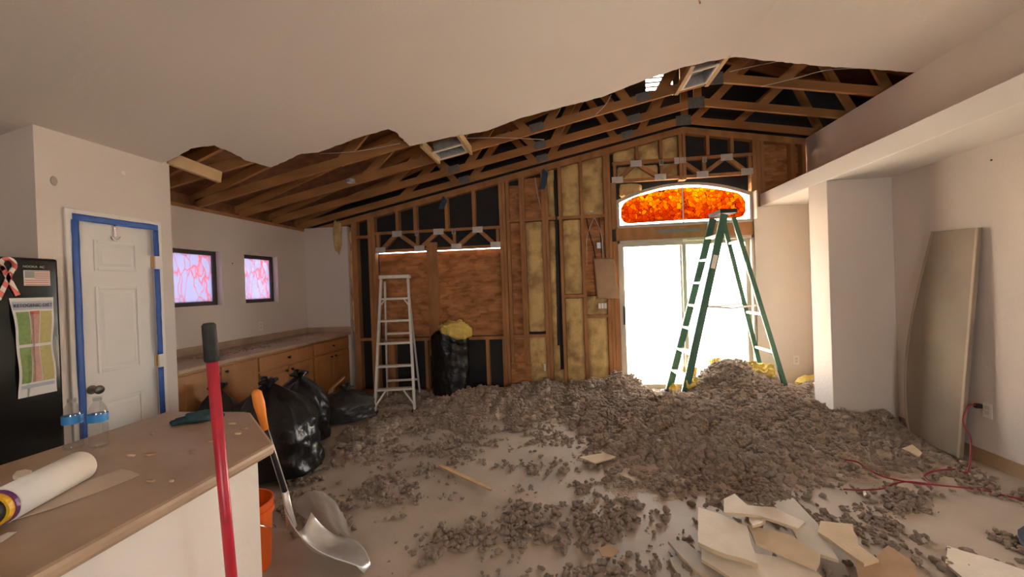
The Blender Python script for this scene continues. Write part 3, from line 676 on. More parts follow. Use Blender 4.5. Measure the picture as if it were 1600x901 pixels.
# water bottles
def bottle(x, y, lab):
    b = tag(empty('water_bottle', (x, y, CZ), R_.uniform(0, 3)), lab, 'bottle', 'water bottles on the bar counter')
    pr_ = [(.0, 0), (.026, 0), (.031, .006)]
    for k in range(6): z = .012+k*.014; pr_ += [(.0315, z), (.0285, z+.007)]
    pr_ += [(.0315, .098), (.0315, .135), (.029, .145), (.026, .158), (.017, .175), (.0125, .182), (.0125, .196)]
    MB().lathe(pr_, 28).build('body', clear_pl, b, smooth=True)
    MB().lathe([(.0322, .102), (.0322, .134)], 28, cap=False).build('label_band', label_pl, b, smooth=True)
    MB().lathe([(.0145, .186), (.0145, .2), (.0135, .202)], 20).build('cap', clear_pl, b, smooth=False)
p = atZ(115, 700, CZ); bottle(p.x, p.y, 'clear water bottle with blue label nearest the refrigerator')
p = atZ(155, 697, CZ); bottle(p.x, p.y, 'clear water bottle in front of the pantry tape, away from refrigerator')
# white roll, banded canister, paper
a = Vector((-1.602, 1.205, CZ+.049)); b = Vector((-1.515, .945, CZ+.049)); d = (b-a).normalized()
rl = tag(empty('paper_roll', (0, 0, 0)), 'thick white paper roll lying on the bar counter', 'paper roll')
MB().tube([a+d*.0, a+d*.004, a+d*.012, b], [.030, .042, .048, .048], 32).build('roll', paper_m, rl, smooth=True)
MB().tube([a-d*.001, a+d*.006], [.02, .02], 20).build('core', kraft, rl)
cn = tag(empty('banded_canister', (0, 0, 0)), 'black canister with purple and yellow bands at the end of white roll', 'canister')
MB().tube([b+d*.002, b+d*.014], .046, 28).build('purple_band', purple, cn, smooth=False)
MB().tube([b+d*.0141, b+d*.03], .043, 28).build('yellow_band', yel_pl, cn)
MB().tube([b+d*.0301, b+d*.06, b+d*.13, b+d*.14], [.036, .036, .030, .02], 24).build('body', black_m, cn, smooth=False)
def sheet_on(nm, px, z, mt, lab, cat, th=.0012, curl=.0, parent=None):
    pts = [atZ(x, y, z) for x, y in px]; o = fixn(MB().prism([(p.x, p.y, z) for p in pts], (0, 0, th)).build(nm, mt))
    return tag(o, lab, cat) if lab else o
sheet_on('paper_strip', [(23, 812), (60, 786), (120, 757), (189, 733), (206, 736), (219, 742), (150, 770), (80, 795)], CZ+.0005, mat('tan_paper', (.60, .48, .38), .7), 'flat tan paper strip lying beside the white roll', 'paper')
sheet_on('paper_scrap', [(0, 838), (12, 832), (27, 831), (10, 842), (0, 848)], CZ+.0005, paper_m, 'small white paper scrap at the near end of counter', 'paper')
sheet_on('plaster_scrap', [(20, 748), (26, 741), (40, 738), (50, 740), (45, 747), (28, 752)], CZ+.0005, gyp, 'pale plaster scrap on the counter behind the white roll', 'plaster', .012)
# work glove: palm with fingers lying flat
g = MB(); gx = [atZ(x, y, CZ) for x, y in ((345, 650), (300, 657))]
def blob(mbx, c, rx, ry, rz, rot=0, n=10, seed=0, amp=.2):
    def fn(u, v):
        t = 2*PI*u; ph = PI*v; q = Vector((math.sin(ph)*math.cos(t), math.sin(ph)*math.sin(t), math.cos(ph)))
        k = 1+amp*fbm(q*1.6+Vector((seed, 0, 0))); x = q.x*rx*k; y = q.y*ry*k
        return (c[0]+x*math.cos(rot)-y*math.sin(rot), c[1]+x*math.sin(rot)+y*math.cos(rot), c[2]+q.z*rz*k)
    mbx.grid(fn, n*2, n, closed_u=True)
gl = tag(empty('work_glove', (0, 0, 0)), 'dark teal work glove lying on the bar counter', 'glove')
pc = atZ(312, 657, CZ)
blob(g, (pc.x, pc.y, CZ+.022), .075, .055, .022, .3, 12, 3, .35)
g.build('palm', teal, gl, smooth=True)
for k, (dx, dy, l, an) in enumerate(((-.02, -.045, .075, -2.3), (-.045, -.02, .08, -2.5), (-.05, .0, .075, -2.8), (.03, .03, .07, .6), (-.02, .04, .05, 2.6))):
    B = MB(); s0 = Vector((pc.x+dx*.6, pc.y+dy*.6, CZ+.012)); e = s0+Vector((math.cos(an)*l, math.sin(an)*l, -.002)); mid = s0.lerp(e, .55)+Vector((0, 0, .004))
    B.tube([s0, s0.lerp(mid, .5), mid, e, e+(e-mid)*.15], [.011, .0115, .011, .009, .004], 10).build('finger', teal, gl, smooth=True)
# chips on the counter
CH = ['first of two right of the water bottles', 'second of two right of the water bottles', 'midway between bottles and glove', 'just below the red pole grip side', 'behind the red pole near the clipped corner', 'largest one by the clipped corner', 'lowest one by the clipped corner', 'left of the red pole in mid counter', 'nearest the front edge left of red pole', 'just off the tip of the paper strip']
for k, (x, y, w) in enumerate(((205, 712, .02), (235, 710, .03), (238, 678, .012), (328, 690, .016), (362, 662, .02), (380, 670, .024), (372, 678, .018), (300, 706, .012), (268, 752, .012), (235, 752, .016))):
    p = atZ(x, y, CZ); B = MB(); an = R_.uniform(0, 3); n = 6
    B.prism([(p.x+w*(.6+.5*R_.random())*math.cos(an+2*PI*j/n), p.y+w*.45*(.6+.5*R_.random())*math.sin(an+2*PI*j/n), CZ) for j in range(n)], (0, 0, .006))
    o = fixn(B.build('plaster_chip', kraft if k % 2 else gyp_t)); tag(o, 'small crumb on the bar counter, ' + CH[k], 'crumb', 'crumbs on the bar counter')

# ------------------------------------------------------------------ red pole, scoop shovel, bucket
rp_ = tag(empty('red_pole', (0, 0, 0)), 'red metal pole with black rubber grip leaning on the bar counter', 'pole')
t0 = atY(326, 505, 1.12); t1 = atY(343, 700, 1.16); t2 = atY(362, 905, 1.2); dd = (t2-t0).normalized()
foot = t0 + dd*(t0.z/-dd.z) + Vector((0, 0, .01))
MB().tube([t0+dd*.07, foot], .0155, 16).build('shaft', red_m, rp_, smooth=True)
MB().tube([t0, t0+dd*.006, t0+dd*.112, t0+dd*.114], [.014, .018, .0195, .0165], 16).build('grip', grip_m, rp_, smooth=True)

sh = tag(empty('scoop_shovel', (0, 0, 0)), 'scoop shovel with orange grip and shiny curved aluminium blade', 'shovel')
h0 = atY(400, 610, 2.0); h1 = atY(414, 668, 2.03); h2 = atY(446, 770, 2.10); h3 = atY(456, 822, 2.17)
gd = (h1-h0)
MB().tube([h0-gd*.02, h0+gd*.05, h0+gd*.35, h0+gd*.75, h0+gd*1.05], [.012, .024, .027, .020, .016], 16).build('grip', orange_g, sh, smooth=True)
MB().tube([h0+gd*1.0, h2], .012, 12).build('shaft', black_m, sh, smooth=True)
B = MB(); 
side = Vector((.8, .5, 0)).normalized()
for s_ in (-1, 1): B.tube([h1+side*.012*s_, h2+side*.014*s_], .003, 6)
B.build('shaft_highlight', alu, sh, smooth=True)  # thin bright rods stand in for the highlights along the dark shaft
B = MB(); B.tube([h2-(h2-h1)*.03, h2.lerp(h3, .5), h3], [.017, .019, .026], 12); B.build('socket', alu, sh, smooth=True)
# blade: a pan curved up at the back and sides
b0 = Vector((h3.x+.0, h3.y+.02, .0)); tip = atZ(566, 888, .01); fw2 = (Vector((tip.x, tip.y, 0))-Vector((b0.x, b0.y, 0))); Lb = fw2.length; fw2.normalize(); sd2 = Vector((-fw2.y, fw2.x, 0))
def pan(u, v):
    w = (.10+.055*min(1, v*1.7))*(1-.8*max(0, (v-.5)/.5)**2); s_ = (u-.5)*2
    z = .010 + .12*max(0, 1-v*2.4)**2 + (.15 if s_ < 0 else .085)*abs(s_)**1.8*(1-v)**.75 + .01*(1-v) + .07*(1-s_)*(1-v)**.5*min(1, .4+v)
    p = b0 + fw2*(Lb*v+.03) + sd2*(s_*w)
    return (p.x, p.y, z)
B = MB(); B.grid(pan, 18, 18); bo = B.build('blade', alu, sh, smooth=True); s2 = bo.modifiers.new('solid', 'SOLIDIFY'); s2.thickness = .004

bk = tag(empty('orange_bucket', (-1.80, 2.10, 0), 0), 'bright orange plastic bucket behind the end of bar counter', 'bucket')
MB().lathe([(.0, .0), (.13, 0), (.134, .01), (.148, .30), (.158, .30), (.158, .33), (.152, .33), (.152, .36), (.158, .36), (.158, .37), (.149, .37), (.132, .02), (.0, .02)], 40, cap=False).build('body', orange_m, bk, smooth=False)
hb = [(.153*math.cos(t), .153*math.sin(t), .30-.13*math.sin((t+.5)/ (PI)*PI)) for t in np.linspace(-.5, PI-.5, 24)]
MB().tube([(1.05*x, 1.05*y, z) for x, y, z in hb], .0025, 6).build('bail_handle', chrome, bk)
def on_bucket(o, zmid, ang):
    for v in o.data.vertices:
        r = .142+.0015; s_ = v.co.y; zz = zmid - v.co.x; th_ = ang + s_/r
        rr = .134+(zz-.01)/.29*.014+.0012+v.co.z; v.co = (rr*math.cos(th_), rr*math.sin(th_), zz)
tx_ = text('lettering', "LET'S DO THIS", .052, black_m, Matrix(), bk); on_bucket(tx_, .16, -.62); tx_.matrix_world = Matrix(); tx_.location = (0, 0, 0)

# clear plastic sheet piece beside the shovel
B = MB(); pc = [atZ(455, 790, .03), atZ(525, 785, .10), atZ(550, 830, .12), atZ(515, 845, .04)]
def ps(u, v):
    a_ = pc[0].lerp(pc[1], u); b_ = pc[3].lerp(pc[2], u); q = a_.lerp(b_, v)
    return (q.x, q.y, max(.004, q.z+.10*math.sin(u*PI)*(1-v)+.03*fbm((u*3, v*3, 8))))
B.grid(ps, 16, 10); mk_ = bpy.data.materials.new('milky_plastic'); mk_.use_nodes = True; nt_ = mk_.node_tree
pb_ = nt_.nodes['Principled BSDF']; pb_.inputs['Base Color'].default_value = (.8, .77, .73, 1); pb_.inputs['Alpha'].default_value = .5; pb_.inputs['Roughness'].default_value = .2
ob = B.build('plastic_sheet', mk_, smooth=True); tag(ob, 'crumpled translucent plastic sheet standing behind the shovel blade', 'plastic sheet')

# ------------------------------------------------------------------ bin bags
def bag(nm, lab, c, rx, ry, h, seed, mt=black_pl, knot=True, lean=(0, 0), openm=False, rz=0):
    r = tag(empty(nm, (c[0], c[1], 0)), lab, 'bag'); B = MB(); nu, nv = 72, 44
    def fn(u, v):
        t = 2*PI*u
        if openm: pr2 = min(1, (v*9)**.5) * (1-.06*math.sin(v*PI)+.03*v); 
        else: pr2 = (min(1, v*12)**.5) * (1 if v < .55 else max(.10, math.cos((v-.55)/.45*PI/2)**.75))
        fold = .05*math.sin(9*t+seed)*v*v + .09*fbm((math.cos(t)*1.5+seed, math.sin(t)*1.5, v*2.6)) + .035*fbm((math.cos(t)*5, math.sin(t)*5+seed, v*7))
        k = pr2*(1+fold*(1.4 if not openm else .7)); z = h*v
        if openm and v > .93: z += .05*math.sin(3*t+1)
        x = rx*k*math.cos(t); y = ry*k*math.sin(t)
        return (x*math.cos(rz)-y*math.sin(rz)+lean[0]*v*v, x*math.sin(rz)+y*math.cos(rz)+lean[1]*v*v, max(0.003, z*(1+.03*math.sin(3*t+seed))))
    B.grid(fn, nu, nv, closed_u=True)
    B.build('body', mt, r, smooth=True)
    if knot:
        K = MB()
        for q in range(4):
            an = q*1.6+seed; s0 = Vector((lean[0], lean[1], h*.97))
            e = s0+Vector((math.cos(an)*.09, math.sin(an)*.09, .05+.03*(q % 2)))
            K.tube([s0-Vector((0, 0, .03)), s0, s0.lerp(e, .5)+Vector((0, 0, .03)), e], [.03, .022, .03, .012], 8)
        K.build('tied_ears', mt, r, smooth=True)
    return r
bag('garbage_bag', 'large full black garbage bag standing behind the bar counter', (-2.42, 3.24), .35, .32, .74, 1.3, lean=(-.10, .05))
bag('garbage_bag', 'black garbage bag with bunched top behind the large full bag', (-2.68, 3.90), .28, .26, .68, 4.1, lean=(.05, -.03))
bag('garbage_bag', 'black garbage bag with sticking-up ears against the oak cabinets', (-2.93, 3.25), .18, .22, .70, 7.7, lean=(-.06, .03))
bag('garbage_bag', 'low black garbage bag in front of the pantry door', (-2.84, 2.72), .22, .24, .60, 2.2, lean=(.03, -.03))
bag('garbage_bag', 'slumped dull grey plastic bag on debris left of the aluminium ladder', (-2.62, 4.72), .33, .30, .34, 9.4, mt=grey_pl)
bb = bag('garbage_bag', 'tall open black bag by the boarded window, stuffed with yellow wool', (-1.57, 5.56), .26, .23, .86, 5.5, knot=False, openm=True)
# yellow wool crammed in the open bag
def wool(nm, lab, c, rx, ry, rz, rot, seed, mt=yellow_m, th=None, tilt=0.0):
    B = MB()
    def fn(u, v):
        t = 2*PI*u; ph = PI*v; q = Vector((math.sin(ph)*math.cos(t), math.sin(ph)*math.sin(t), math.cos(ph)))
        bx = Vector([math.copysign(abs(a)**.55, a) for a in q]); k = 1+.30*fbm(q*1.7+Vector((seed, seed, 0)))+.10*fbm(q*6+Vector((seed, 0, 0)))
        return (bx.x*rx*k, bx.y*ry*k, bx.z*rz*k + .06*fbm((bx.x*2+seed, bx.y*2, 0)))
    B.grid(fn, 40, 22, closed_u=True); o = B.build(nm, mt, smooth=True, origin=(0, 0, 0)); o.location = c; o.rotation_euler = (tilt, 0, rot); tag(o, lab, 'insulation'); return o
wool('insulation_wad', 'yellow insulation wad sticking out of the open black bag', (-1.50, 5.55, .93), .19, .15, .12, .4, 3)
s_ = wool('insulation_strip', 'yellow insulation strip hanging down the drywall by left corner', (-3.30, 5.87, 2.33), .055, .02, .21, 0, 9, batt_m)

# ------------------------------------------------------------------ oak sideboard along the left wall
BX = -3.18; CY = [3.07, 4.011, 4.976, 5.885]
def cab(y0, y1, lab, doors, drawer):
    c = tag(empty('base_cabinet', (XL, y0, 0)), lab, 'cabinet', 'oak base cabinets'); w = y1-y0-.003; dpt = BX-XL-.02
    MB().box((.005, 0, .09), (dpt, w, .868)).box((.005, 0, 0), (dpt-.07, w, .09)).build('carcass', cab_m, c)
    def front(nm, a, b, z0, z1, knob=None):
        f = MB().box((dpt, a, z0), (dpt+.019, b, z1)).build(nm, cab_m, c, bevel=.004)
        if nm == 'door':
            MB().add([(dpt+.0195, a+.06, z0+.06), (dpt+.0195, b-.06, z0+.06), (dpt+.0195, b-.06, z1-.06), (dpt+.0195, a+.06, z1-.06), (dpt+.024, a+.075, z0+.075), (dpt+.024, b-.075, z0+.075), (dpt+.024, b-.075, z1-.075), (dpt+.024, a+.075, z1-.075)], [(4,5,6,7),(0,1,5,4),(1,2,6,5),(2,3,7,6),(3,0,4,7)]).build('raised_panel', cab_m, f)
        if knob:
            k_ = MB().lathe([(.0, 0), (.008, 0), (.007, .012), (.015, .02), (.013, .027), (.0, .029)], 14, cap=False).build('knob', dark_m, f, smooth=True); k_.location = (dpt+.019, knob[0], knob[1]); k_.rotation_euler.y = rad(90)
    if drawer: front('drawer', .02, w-.02, .70, .845, (w/2, .775))
    zt_ = .68 if drawer else .845
    if doors == 2:
        front('door', .02, w/2-.004, .12, zt_, (w/2-.05, zt_-.05)); front('door', w/2+.004, w-.02, .12, zt_, (w/2+.05, zt_-.05))
    elif doors == 1: front('door', .02, w-.02, .12, zt_, (w-.06, zt_-.08))
cab(CY[0], CY[1], 'oak base cabinet next to the pantry, behind the bags', 2, False)
cab(CY[1], CY[2], 'middle oak base cabinet with wide drawer and two doors', 2, True)
cab(CY[2], CY[3], 'oak base cabinet in the corner by the stripped wall', 2, True)
wtop = MB().box((XL+.001, CY[0], .869), (BX+.03, 5.885, .909)).build('sideboard_worktop', lam_m, bevel=.01); tag(wtop, 'long dusty laminate worktop on the oak base cabinets', 'countertop')
MB().box((XL+.001, CY[0], .91), (XL+.02, 5.885, .99)).build('backsplash', lam_m, wtop); MB().box((XL+.021, 5.866, .91), (BX+.02, 5.885, .99)).build('backsplash', lam_m, wtop)
def outlet(nm, loc, rz, lab, gang=1):
    o = tag(empty(nm, loc, rz), lab, 'outlet'); MB().box((-.036, -.006, -.058), (.036, 0, .058)).build('cover_plate', plate_w, o, bevel=.002)
    for dz in (-.02, .02): MB().box((-.016, -.009, dz-.014), (.016, -.0055, dz+.014)).build('socket', mat('outlet_cream', (.62, .58, .52), .4), o)
    return o
outlet('wall_outlet', (XL+.001, 4.90, 1.11), rad(90), 'wall outlet above the oak sideboard')
outlet('wall_outlet', (2.942, YF-.013, .41), 0, 'wall outlet right of the sliding door behind the column')
outlet('wall_outlet', (XR-.001, 3.616, .43), rad(-90), 'wall outlet beside the leaning board with the red cord plugged in')
for loc, lab in (((XL+.004, 4.48, 1.88), 'nail hole mark between the two floral windows'), ((XR-.004, 3.0, 2.06), 'small screw high on the right wall'), ((XR-.004, 3.53, 2.3), 'small screw in the niche under the ledge')):
    B = MB(); B.lathe([(.0, 0), (.006, 0), (.008, .004), (.0, .006)], 10, cap=False); o = B.build('wall_screw', dark_m); o.location = loc; o.rotation_euler.y = rad(90 if loc[0] < 0 else -90); tag(o, lab, 'screw')
mk = sheet_on  # scuffs on the pantry wall
o = fixn(MB().lathe([(.0, 0), (.02, 0), (.018, .004), (.0, .005)], 14, cap=False).build('wall_scuff', mat('scuff', (.38, .32, .27), .8))); o.location = (PX_+.0005, 2.275, 2.26); o.rotation_euler.y = rad(90); o.scale = (1.5, 1, 1); tag(o, 'grey scuff mark high on the pantry wall left of door', 'scuff')
o = fixn(MB().lathe([(.0, 0), (.016, 0), (.014, .004), (.0, .005)], 14, cap=False).build('wall_hook', plate_w)); o.location = (PX_+.0005, 2.70, 2.42); o.rotation_euler.y = rad(90); tag(o, 'small white anchor above the pantry door', 'hook')

# ------------------------------------------------------------------ ladders
def ladder(nm, lab, loc, rz, H, wb, wt_, spread, ytop, nst, rail_w, rail_d, mt, step_mt, braces, capmt, rear_bars, first=None, tray=False):
    r = tag(empty(nm, loc, rz), lab, 'ladder')
    def fp(s, t): return Vector((s*(wb/2+(wt_/2-wb/2)*t), ytop*t, H*t))
    def rp2(s, t): return Vector((s*(wb/2*.93+(wt_/2*.85-wb/2*.93)*t), spread+(ytop+.09-spread)*t, H*t))
    for s in (-1, 1):
        a, b = fp(s, 0), fp(s, .985); MB().bar(a, b, rail_w, rail_d, up=(0, 1, 0)).build('front_rail', mt, r)
        a, b = rp2(s, 0), rp2(s, .97); MB().bar(a, b, rail_w*.8, rail_d*.62, up=(0, 1, 0)).build('rear_rail', mt, r)
        MB().box((fp(s, 0).x-.03, -.05, -.005), (fp(s, 0).x+.03, .05, .03)).build('foot', grip_m, r)
    for k in range(nst):
        t = (k+1)/(nst+1); p = fp(1, t); x = p.x-rail_w/2
        MB().box((-x, p.y-.04, p.z-.012), (x, p.y+.045, p.z+.012)).build('step', step_mt, r)
    if braces:
        t = 1/(nst+1); p = fp(1, t); q = fp(1, t*.35)
        for s in (-1, 1): MB().bar((s*q.x*.97, q.y-.02, q.z), (s*(p.x-.12), p.y-.03, p.z-.01), .02, .006, up=(0, 1, 0)).build('brace', step_mt, r)
        t = nst/(nst+1); p = fp(1, t); q = fp(1, t-.05)
        for s in (-1, 1): MB().bar((s*q.x*.95, q.y-.02, q.z), (s*(p.x-.06), p.y-.03, p.z-.01), .016, .006, up=(0, 1, 0)).build('brace', step_mt, r)
    for t in rear_bars:
        p = rp2(1, t); MB().box((-p.x, p.y-.012, p.z-.014), (p.x, p.y+.012, p.z+.014)).build('rear_bar', step_mt, r)
    for s in (-1, 1):
        a = fp(s, .5); b = rp2(s, .5); MB().bar(a+Vector((0, .02, 0)), a.lerp(b, .5)+Vector((0, 0, -.03)), .004, .022).build('spreader', step_mt, r); MB().bar(a.lerp(b, .5)+Vector((0, 0, -.03)), b, .004, .022).build('spreader', step_mt, r)
    MB().box((-wt_/2-.02, ytop-.06, H-.02), (wt_/2+.02, ytop+.14, H+.028)).build('top_cap', capmt, r, bevel=.006)
    return r
ladder('aluminium_stepladder', 'bare aluminium stepladder standing in front of the boarded window', (-2.12, 4.95, 0), rad(12), 1.67, .48, .34, .66, .30, 5, .028, .06, alu_w, alu_w, True, alu_w, (.16, .55), )
gl_ = ladder('fibreglass_stepladder', 'tall green fibreglass stepladder standing in the heap before the sliding door', (1.32, 5.47, .05), rad(-87), 2.25, .56, .33, 1.22, .60, 7, .03, .085, green_m, alu, False, black_m, (.25, .45, .84))
MB().bar((.28-.115*.70+.0165, .60*.70, 2.25*.70), (.28-.115*.77+.0165, .60*.77, 2.25*.77), .0015, .05, up=(0, 1, 0)).build('warning_sticker', paper_m, gl_)

# ------------------------------------------------------------------ leaning panel and cord
pn = MB(); n = 18; C0 = Vector((3.015, 3.70, .03)); C1 = Vector((3.03, 4.21, .03)); T0 = Vector((3.112, 3.605, 1.815)); T1 = Vector((3.118, 4.02, 1.835))
near = [C0.lerp(T0, k/n) for k in range(n+1)]; farr = [C1.lerp(T1, k/n)+Vector((0, .13*math.sin(PI*(k/n)**.8), 0)) for k in range(n+1)]
pn.prism(near + farr[::-1], (.026, .0, .0)); o = fixn(pn.build('leaning_board', ply_m))
tag(o, 'tall stone-coloured board with one bowed edge leaning on right wall', 'board')
e = MB()
for k in range(n): e.bar(farr[k]-Vector((.002, .01, 0)), farr[k+1]-Vector((.002, .01, 0)), .022, .006, up=(1, 0, 0))
e.build('edge_strip', mat('tan_edge', (.42, .33, .24), .6), o)
e = MB()
for k in range(n): e.bar(near[k]+Vector((-.002, .01, 0)), near[k+1]+Vector((-.002, .01, 0)), .02, .006, up=(1, 0, 0))
e.build('edge_strip', MATS['tan_edge'], o)

def smooth_path(pts, k=6):
    pts = [Vector(p) for p in pts]; out = []
    for i in range(len(pts)-1):
        p0, p1, p2, p3 = pts[max(i-1, 0)], pts[i], pts[i+1], pts[min(i+2, len(pts)-1)]
        for j in range(k):
            t = j/k; out.append(.5*((2*p1)+(-p0+p2)*t+(2*p0-5*p1+4*p2-p3)*t*t+(-p0+3*p1-3*p2+p3)*t**3))
    out.append(pts[-1]); return out
cr_ = tag(empty('extension_cord', (0, 0, 0)), 'red extension cord plugged in and trailing through the debris', 'cord')
pg = Vector((XR-.02, 3.66, .452))
cp = [pg, pg+Vector((-.07, .0, .0)), pg+Vector((-.10, .02, -.12)), Vector((3.03, 3.62, .20))] + [atZ(x, y, z) for x, y, z in ((1512, 735, .03), (1490, 733, .05), (1462, 735, .055), (1444, 743, .04), (1452, 756, .045), (1428, 754, .05), (1405, 750, .06), (1372, 741, .08), (1340, 722, .10), (1320, 718, .11))]
MB().tube(smooth_path(cp), .0055, 8).build('cable', cord_m, cr_, smooth=True)
cp = [atZ(x, y, z) for x, y, z in ((1318, 764, .03), (1345, 765, .035), (1378, 763, .035), (1396, 756, .05), (1420, 752, .045), (1460, 757, .03), (1500, 761, .025), (1540, 766, .02), (1575, 775, .02), (1610, 782, .015))]
MB().tube(smooth_path(cp), .0055, 8).build('cable', cord_m, cr_, smooth=True)
MB().box((XR-.05, 3.645, .435), (XR-.008, 3.675, .468)).build('plug', black_m, cr_, bevel=.004)

# ------------------------------------------------------------------ broken plasterboard
def chunk(px, z, tilt=(0, 0), th=.016, mt=gyp, lab=None, grp=None, nm='plasterboard_piece', edge=gyp_t, rag=.006):
    P = [atZ(x, y, z) for x, y in px]; c = sum(P, Vector())/len(P); pts = []
    for a, b in zip(P, P[1:]+P[:1]):
        k = max(1, int((b-a).length/.06))
        for j in range(k):
            q = a.lerp(b, j/k)
            if j: q += Vector((R_.uniform(-rag, rag), R_.uniform(-rag, rag), 0))
            pts.append(q)
    top = [Vector((q.x, q.y, z+tilt[0]*(q.x-c.x)+tilt[1]*(q.y-c.y))) for q in pts]
    M_ = MB().prism([q-Vector((0, 0, th)) for q in top], (0, 0, th)); o = M_.build(nm, mt, origin=tuple(c)); fixn(o)
    if edge:
        o.data.materials.append(edge)
        for p in o.data.polygons:
            if abs(p.normal.z) < .6: p.material_index = 1
    tag(o, lab, 'plasterboard', grp or 'broken plasterboard in the foreground'); return o
chunk([(1044, 846), (1070, 846), (1130, 890), (1170, 905), (1120, 915), (1080, 885)], .045, (0, .02), mt=gyp_g, lab='dark grey plasterboard strip at the left foot of the pile')
chunk([(1046, 869), (1064, 866), (1130, 905), (1090, 925), (1060, 895)], .03, (.1, 0), mt=gyp_g, lab='lowest narrow grey board shard at the front left of pile')
chunk([(1094, 850), (1186, 866), (1262, 879), (1310, 925), (1180, 925), (1096, 872)], .085, (.02, .04), mt=gyp, lab='wide pale board sheet under the speckled square piece')
chunk([(1168, 822), (1236, 838), (1282, 863), (1275, 882), (1180, 845)], .135, (.04, .1), mt=gyp_t, lab='tan board slab in the middle of broken pile')
chunk([(1091, 797), (1126, 806), (1168, 823), (1184, 874), (1135, 862), (1091, 846)], .145, (-.03, .08), th=.022, mt=gyp, lab='speckled white square plasterboard slab at left of pile')
chunk([(1205, 790), (1240, 785), (1278, 818), (1310, 865), (1255, 850), (1236, 822)], .10, (0, .12), mt=mat('grey_white_board', (.62, .56, .48), .85, var=.06, scale=9), lab='long grey-white board leaning right from the middle of pile')
chunk([(1282, 815), (1333, 822), (1341, 850), (1373, 872), (1350, 876), (1278, 830)], .115, (.06, .06), mt=gyp_t, lab='tan pointed plasterboard piece at the right of pile')
chunk([(1131, 782), (1148, 775), (1168, 790), (1210, 792), (1258, 811), (1247, 820), (1184, 803), (1131, 800)], .185, (-.02, .10), mt=gyp, lab='topmost white board strip carrying clumps of insulation')
chunk([(1170, 803), (1196, 812), (1189, 819), (1176, 822)], .17, (.1, -.2), mt=gyp, lab='small curled plaster flake on top of pile')
chunk([(1333, 858), (1350, 885), (1388, 861), (1430, 885), (1440, 925), (1345, 925)], .09, (.08, .16), th=.004, mt=kraft, edge=None, lab='brown torn paper facing at the right end of pile')
chunk([(1480, 853), (1540, 870), (1610, 893), (1620, 920), (1520, 915), (1477, 879)], .03, (0, .02), mt=gyp, lab='pale flat board piece lying alone at lower right corner')
chunk([(1408, 700), (1425, 697), (1441, 707), (1436, 711), (1420, 704)], .06, (.1, .1), th=.01, mt=gyp_t, lab='small pale splinter near the foot of the leaning board')
chunk([(905, 714), (945, 708), (962, 713), (930, 722)], .05, (0, .05), th=.01, mt=gyp_t, lab='tan board scrap at the front edge of the heap')
chunk([(1348, 767), (1352, 765), (1354, 772), (1350, 774)], .03, (0, 0), th=.01, mt=paper_m, lab='tiny white chip lying by the red cord')
chunk([(935, 856), (950, 851), (968, 862), (955, 868), (940, 866)], .04, (.1, .1), th=.006, mt=kraft, edge=None, lab='brown paper scrap among clumps in the foreground')
chunk([(1590, 828), (1605, 822), (1615, 840), (1600, 845)], .05, (.1, .1), th=.03, mt=mat('blue_grey_cloth', (.07, .08, .12), .9), edge=None, lab='dark blue-grey rag at the right edge of the floor', nm='rag')
st = MB(); a = atZ(687, 727, .02); b = atZ(745, 754, .02); c = atZ(768, 765, .022)
st.bar(a, b, .035, .014); st.bar(b, c, .035, .012, w2=.015); tag(st.build('wood_stick', wood_pale), 'pale thin wood stick lying on the bare concrete floor', 'stick')
st = MB(); a = atY(517, 608, 4.72); b = atY(538, 588, 4.85); st.bar(a, b, .05, .012); a2 = a+Vector((-.05, 0, -.08)); tag(fixn(st.prism([a+Vector((-.03, 0, 0)), a+Vector((.03, 0, 0)), (a.x-.02, a.y, .1), (a.x-.07, a.y, .1)], (0, .012, 0)).build('wood_shard', wood_pale)), 'pale splintered board end sticking out by grey bag', 'board')

# ------------------------------------------------------------------ insulation heap and clumps
def H0(x, y):
    def g(cx, cy, a, sx, sy): return a*math.exp(-((x-cx)/sx)**2-((y-cy)/sy)**2)
    h = g(1.98, 5.42, .56, .46, .40) + g(1.55, 4.7, .20, 1.0, .70) + g(.58, 5.45, .30, .50, .50) + g(2.3, 4.45, .15, .8, .6) + g(.85, 4.25, .16, .55, .6) + g(1.2, 3.6, .11, .75, .40) + g(2.2, 3.75, .05, .8, .35)
    h += g(-.3, 5.65, .20, .45, .30) + g(-1.1, 5.5, .10, .6, .4) + g(-2.0, 5.6, .08, 1.2, .40) + g(-2.05, 4.25, .10, .30, .40) + g(-1.95, 3.75, .06, .30, .35) + g(3.0, 5.4, .22, .35, .5) + g(-.9, 4.95, .095, 1.1, .42)
    h += g(.55, 3.15, .04, .4, .22) + g(2.95, 4.3, .04, .3, .4)
    h -= g(1.2, 5.35, .16, .26, .26)
    return h
def HN(x, y):
    h = H0(x, y)
    k = .5+.5*fbm((x*1.7, y*1.7, 3), 3); k2 = fbm((x*4.5, y*4.5, 9), 4)
    return h*(.70+.6*k) + .050*k2*min(1, .25+h/.10) - .034
gx0, gx1, gy0, gy1, gs = -3.15, 3.14, 2.0, 5.885, .022
nx = int((gx1-gx0)/gs); ny = int((gy1-gy0)/gs)
hh = np.zeros((ny+1, nx+1)); vid = -np.ones((ny+1, nx+1), int); hv = []; hf = []
for j in range(ny+1):
    for i in range(nx+1):
        x = gx0+i*gs; y = gy0+j*gs
        if (x > 2.56 and 4.48 < y < 4.81): hh[j, i] = -.05; continue
        h = HN(x, y)
        if h > .0: 
            vd = noise.voronoi(Vector((x*20, y*20, 1)))[0]; v2 = noise.voronoi(Vector((x*6.5, y*6.5, 4)))[0]; h += min(1, h/.06)*(.035*(.5-vd[0]) + .11*(.5-v2[0]))
        hh[j, i] = h
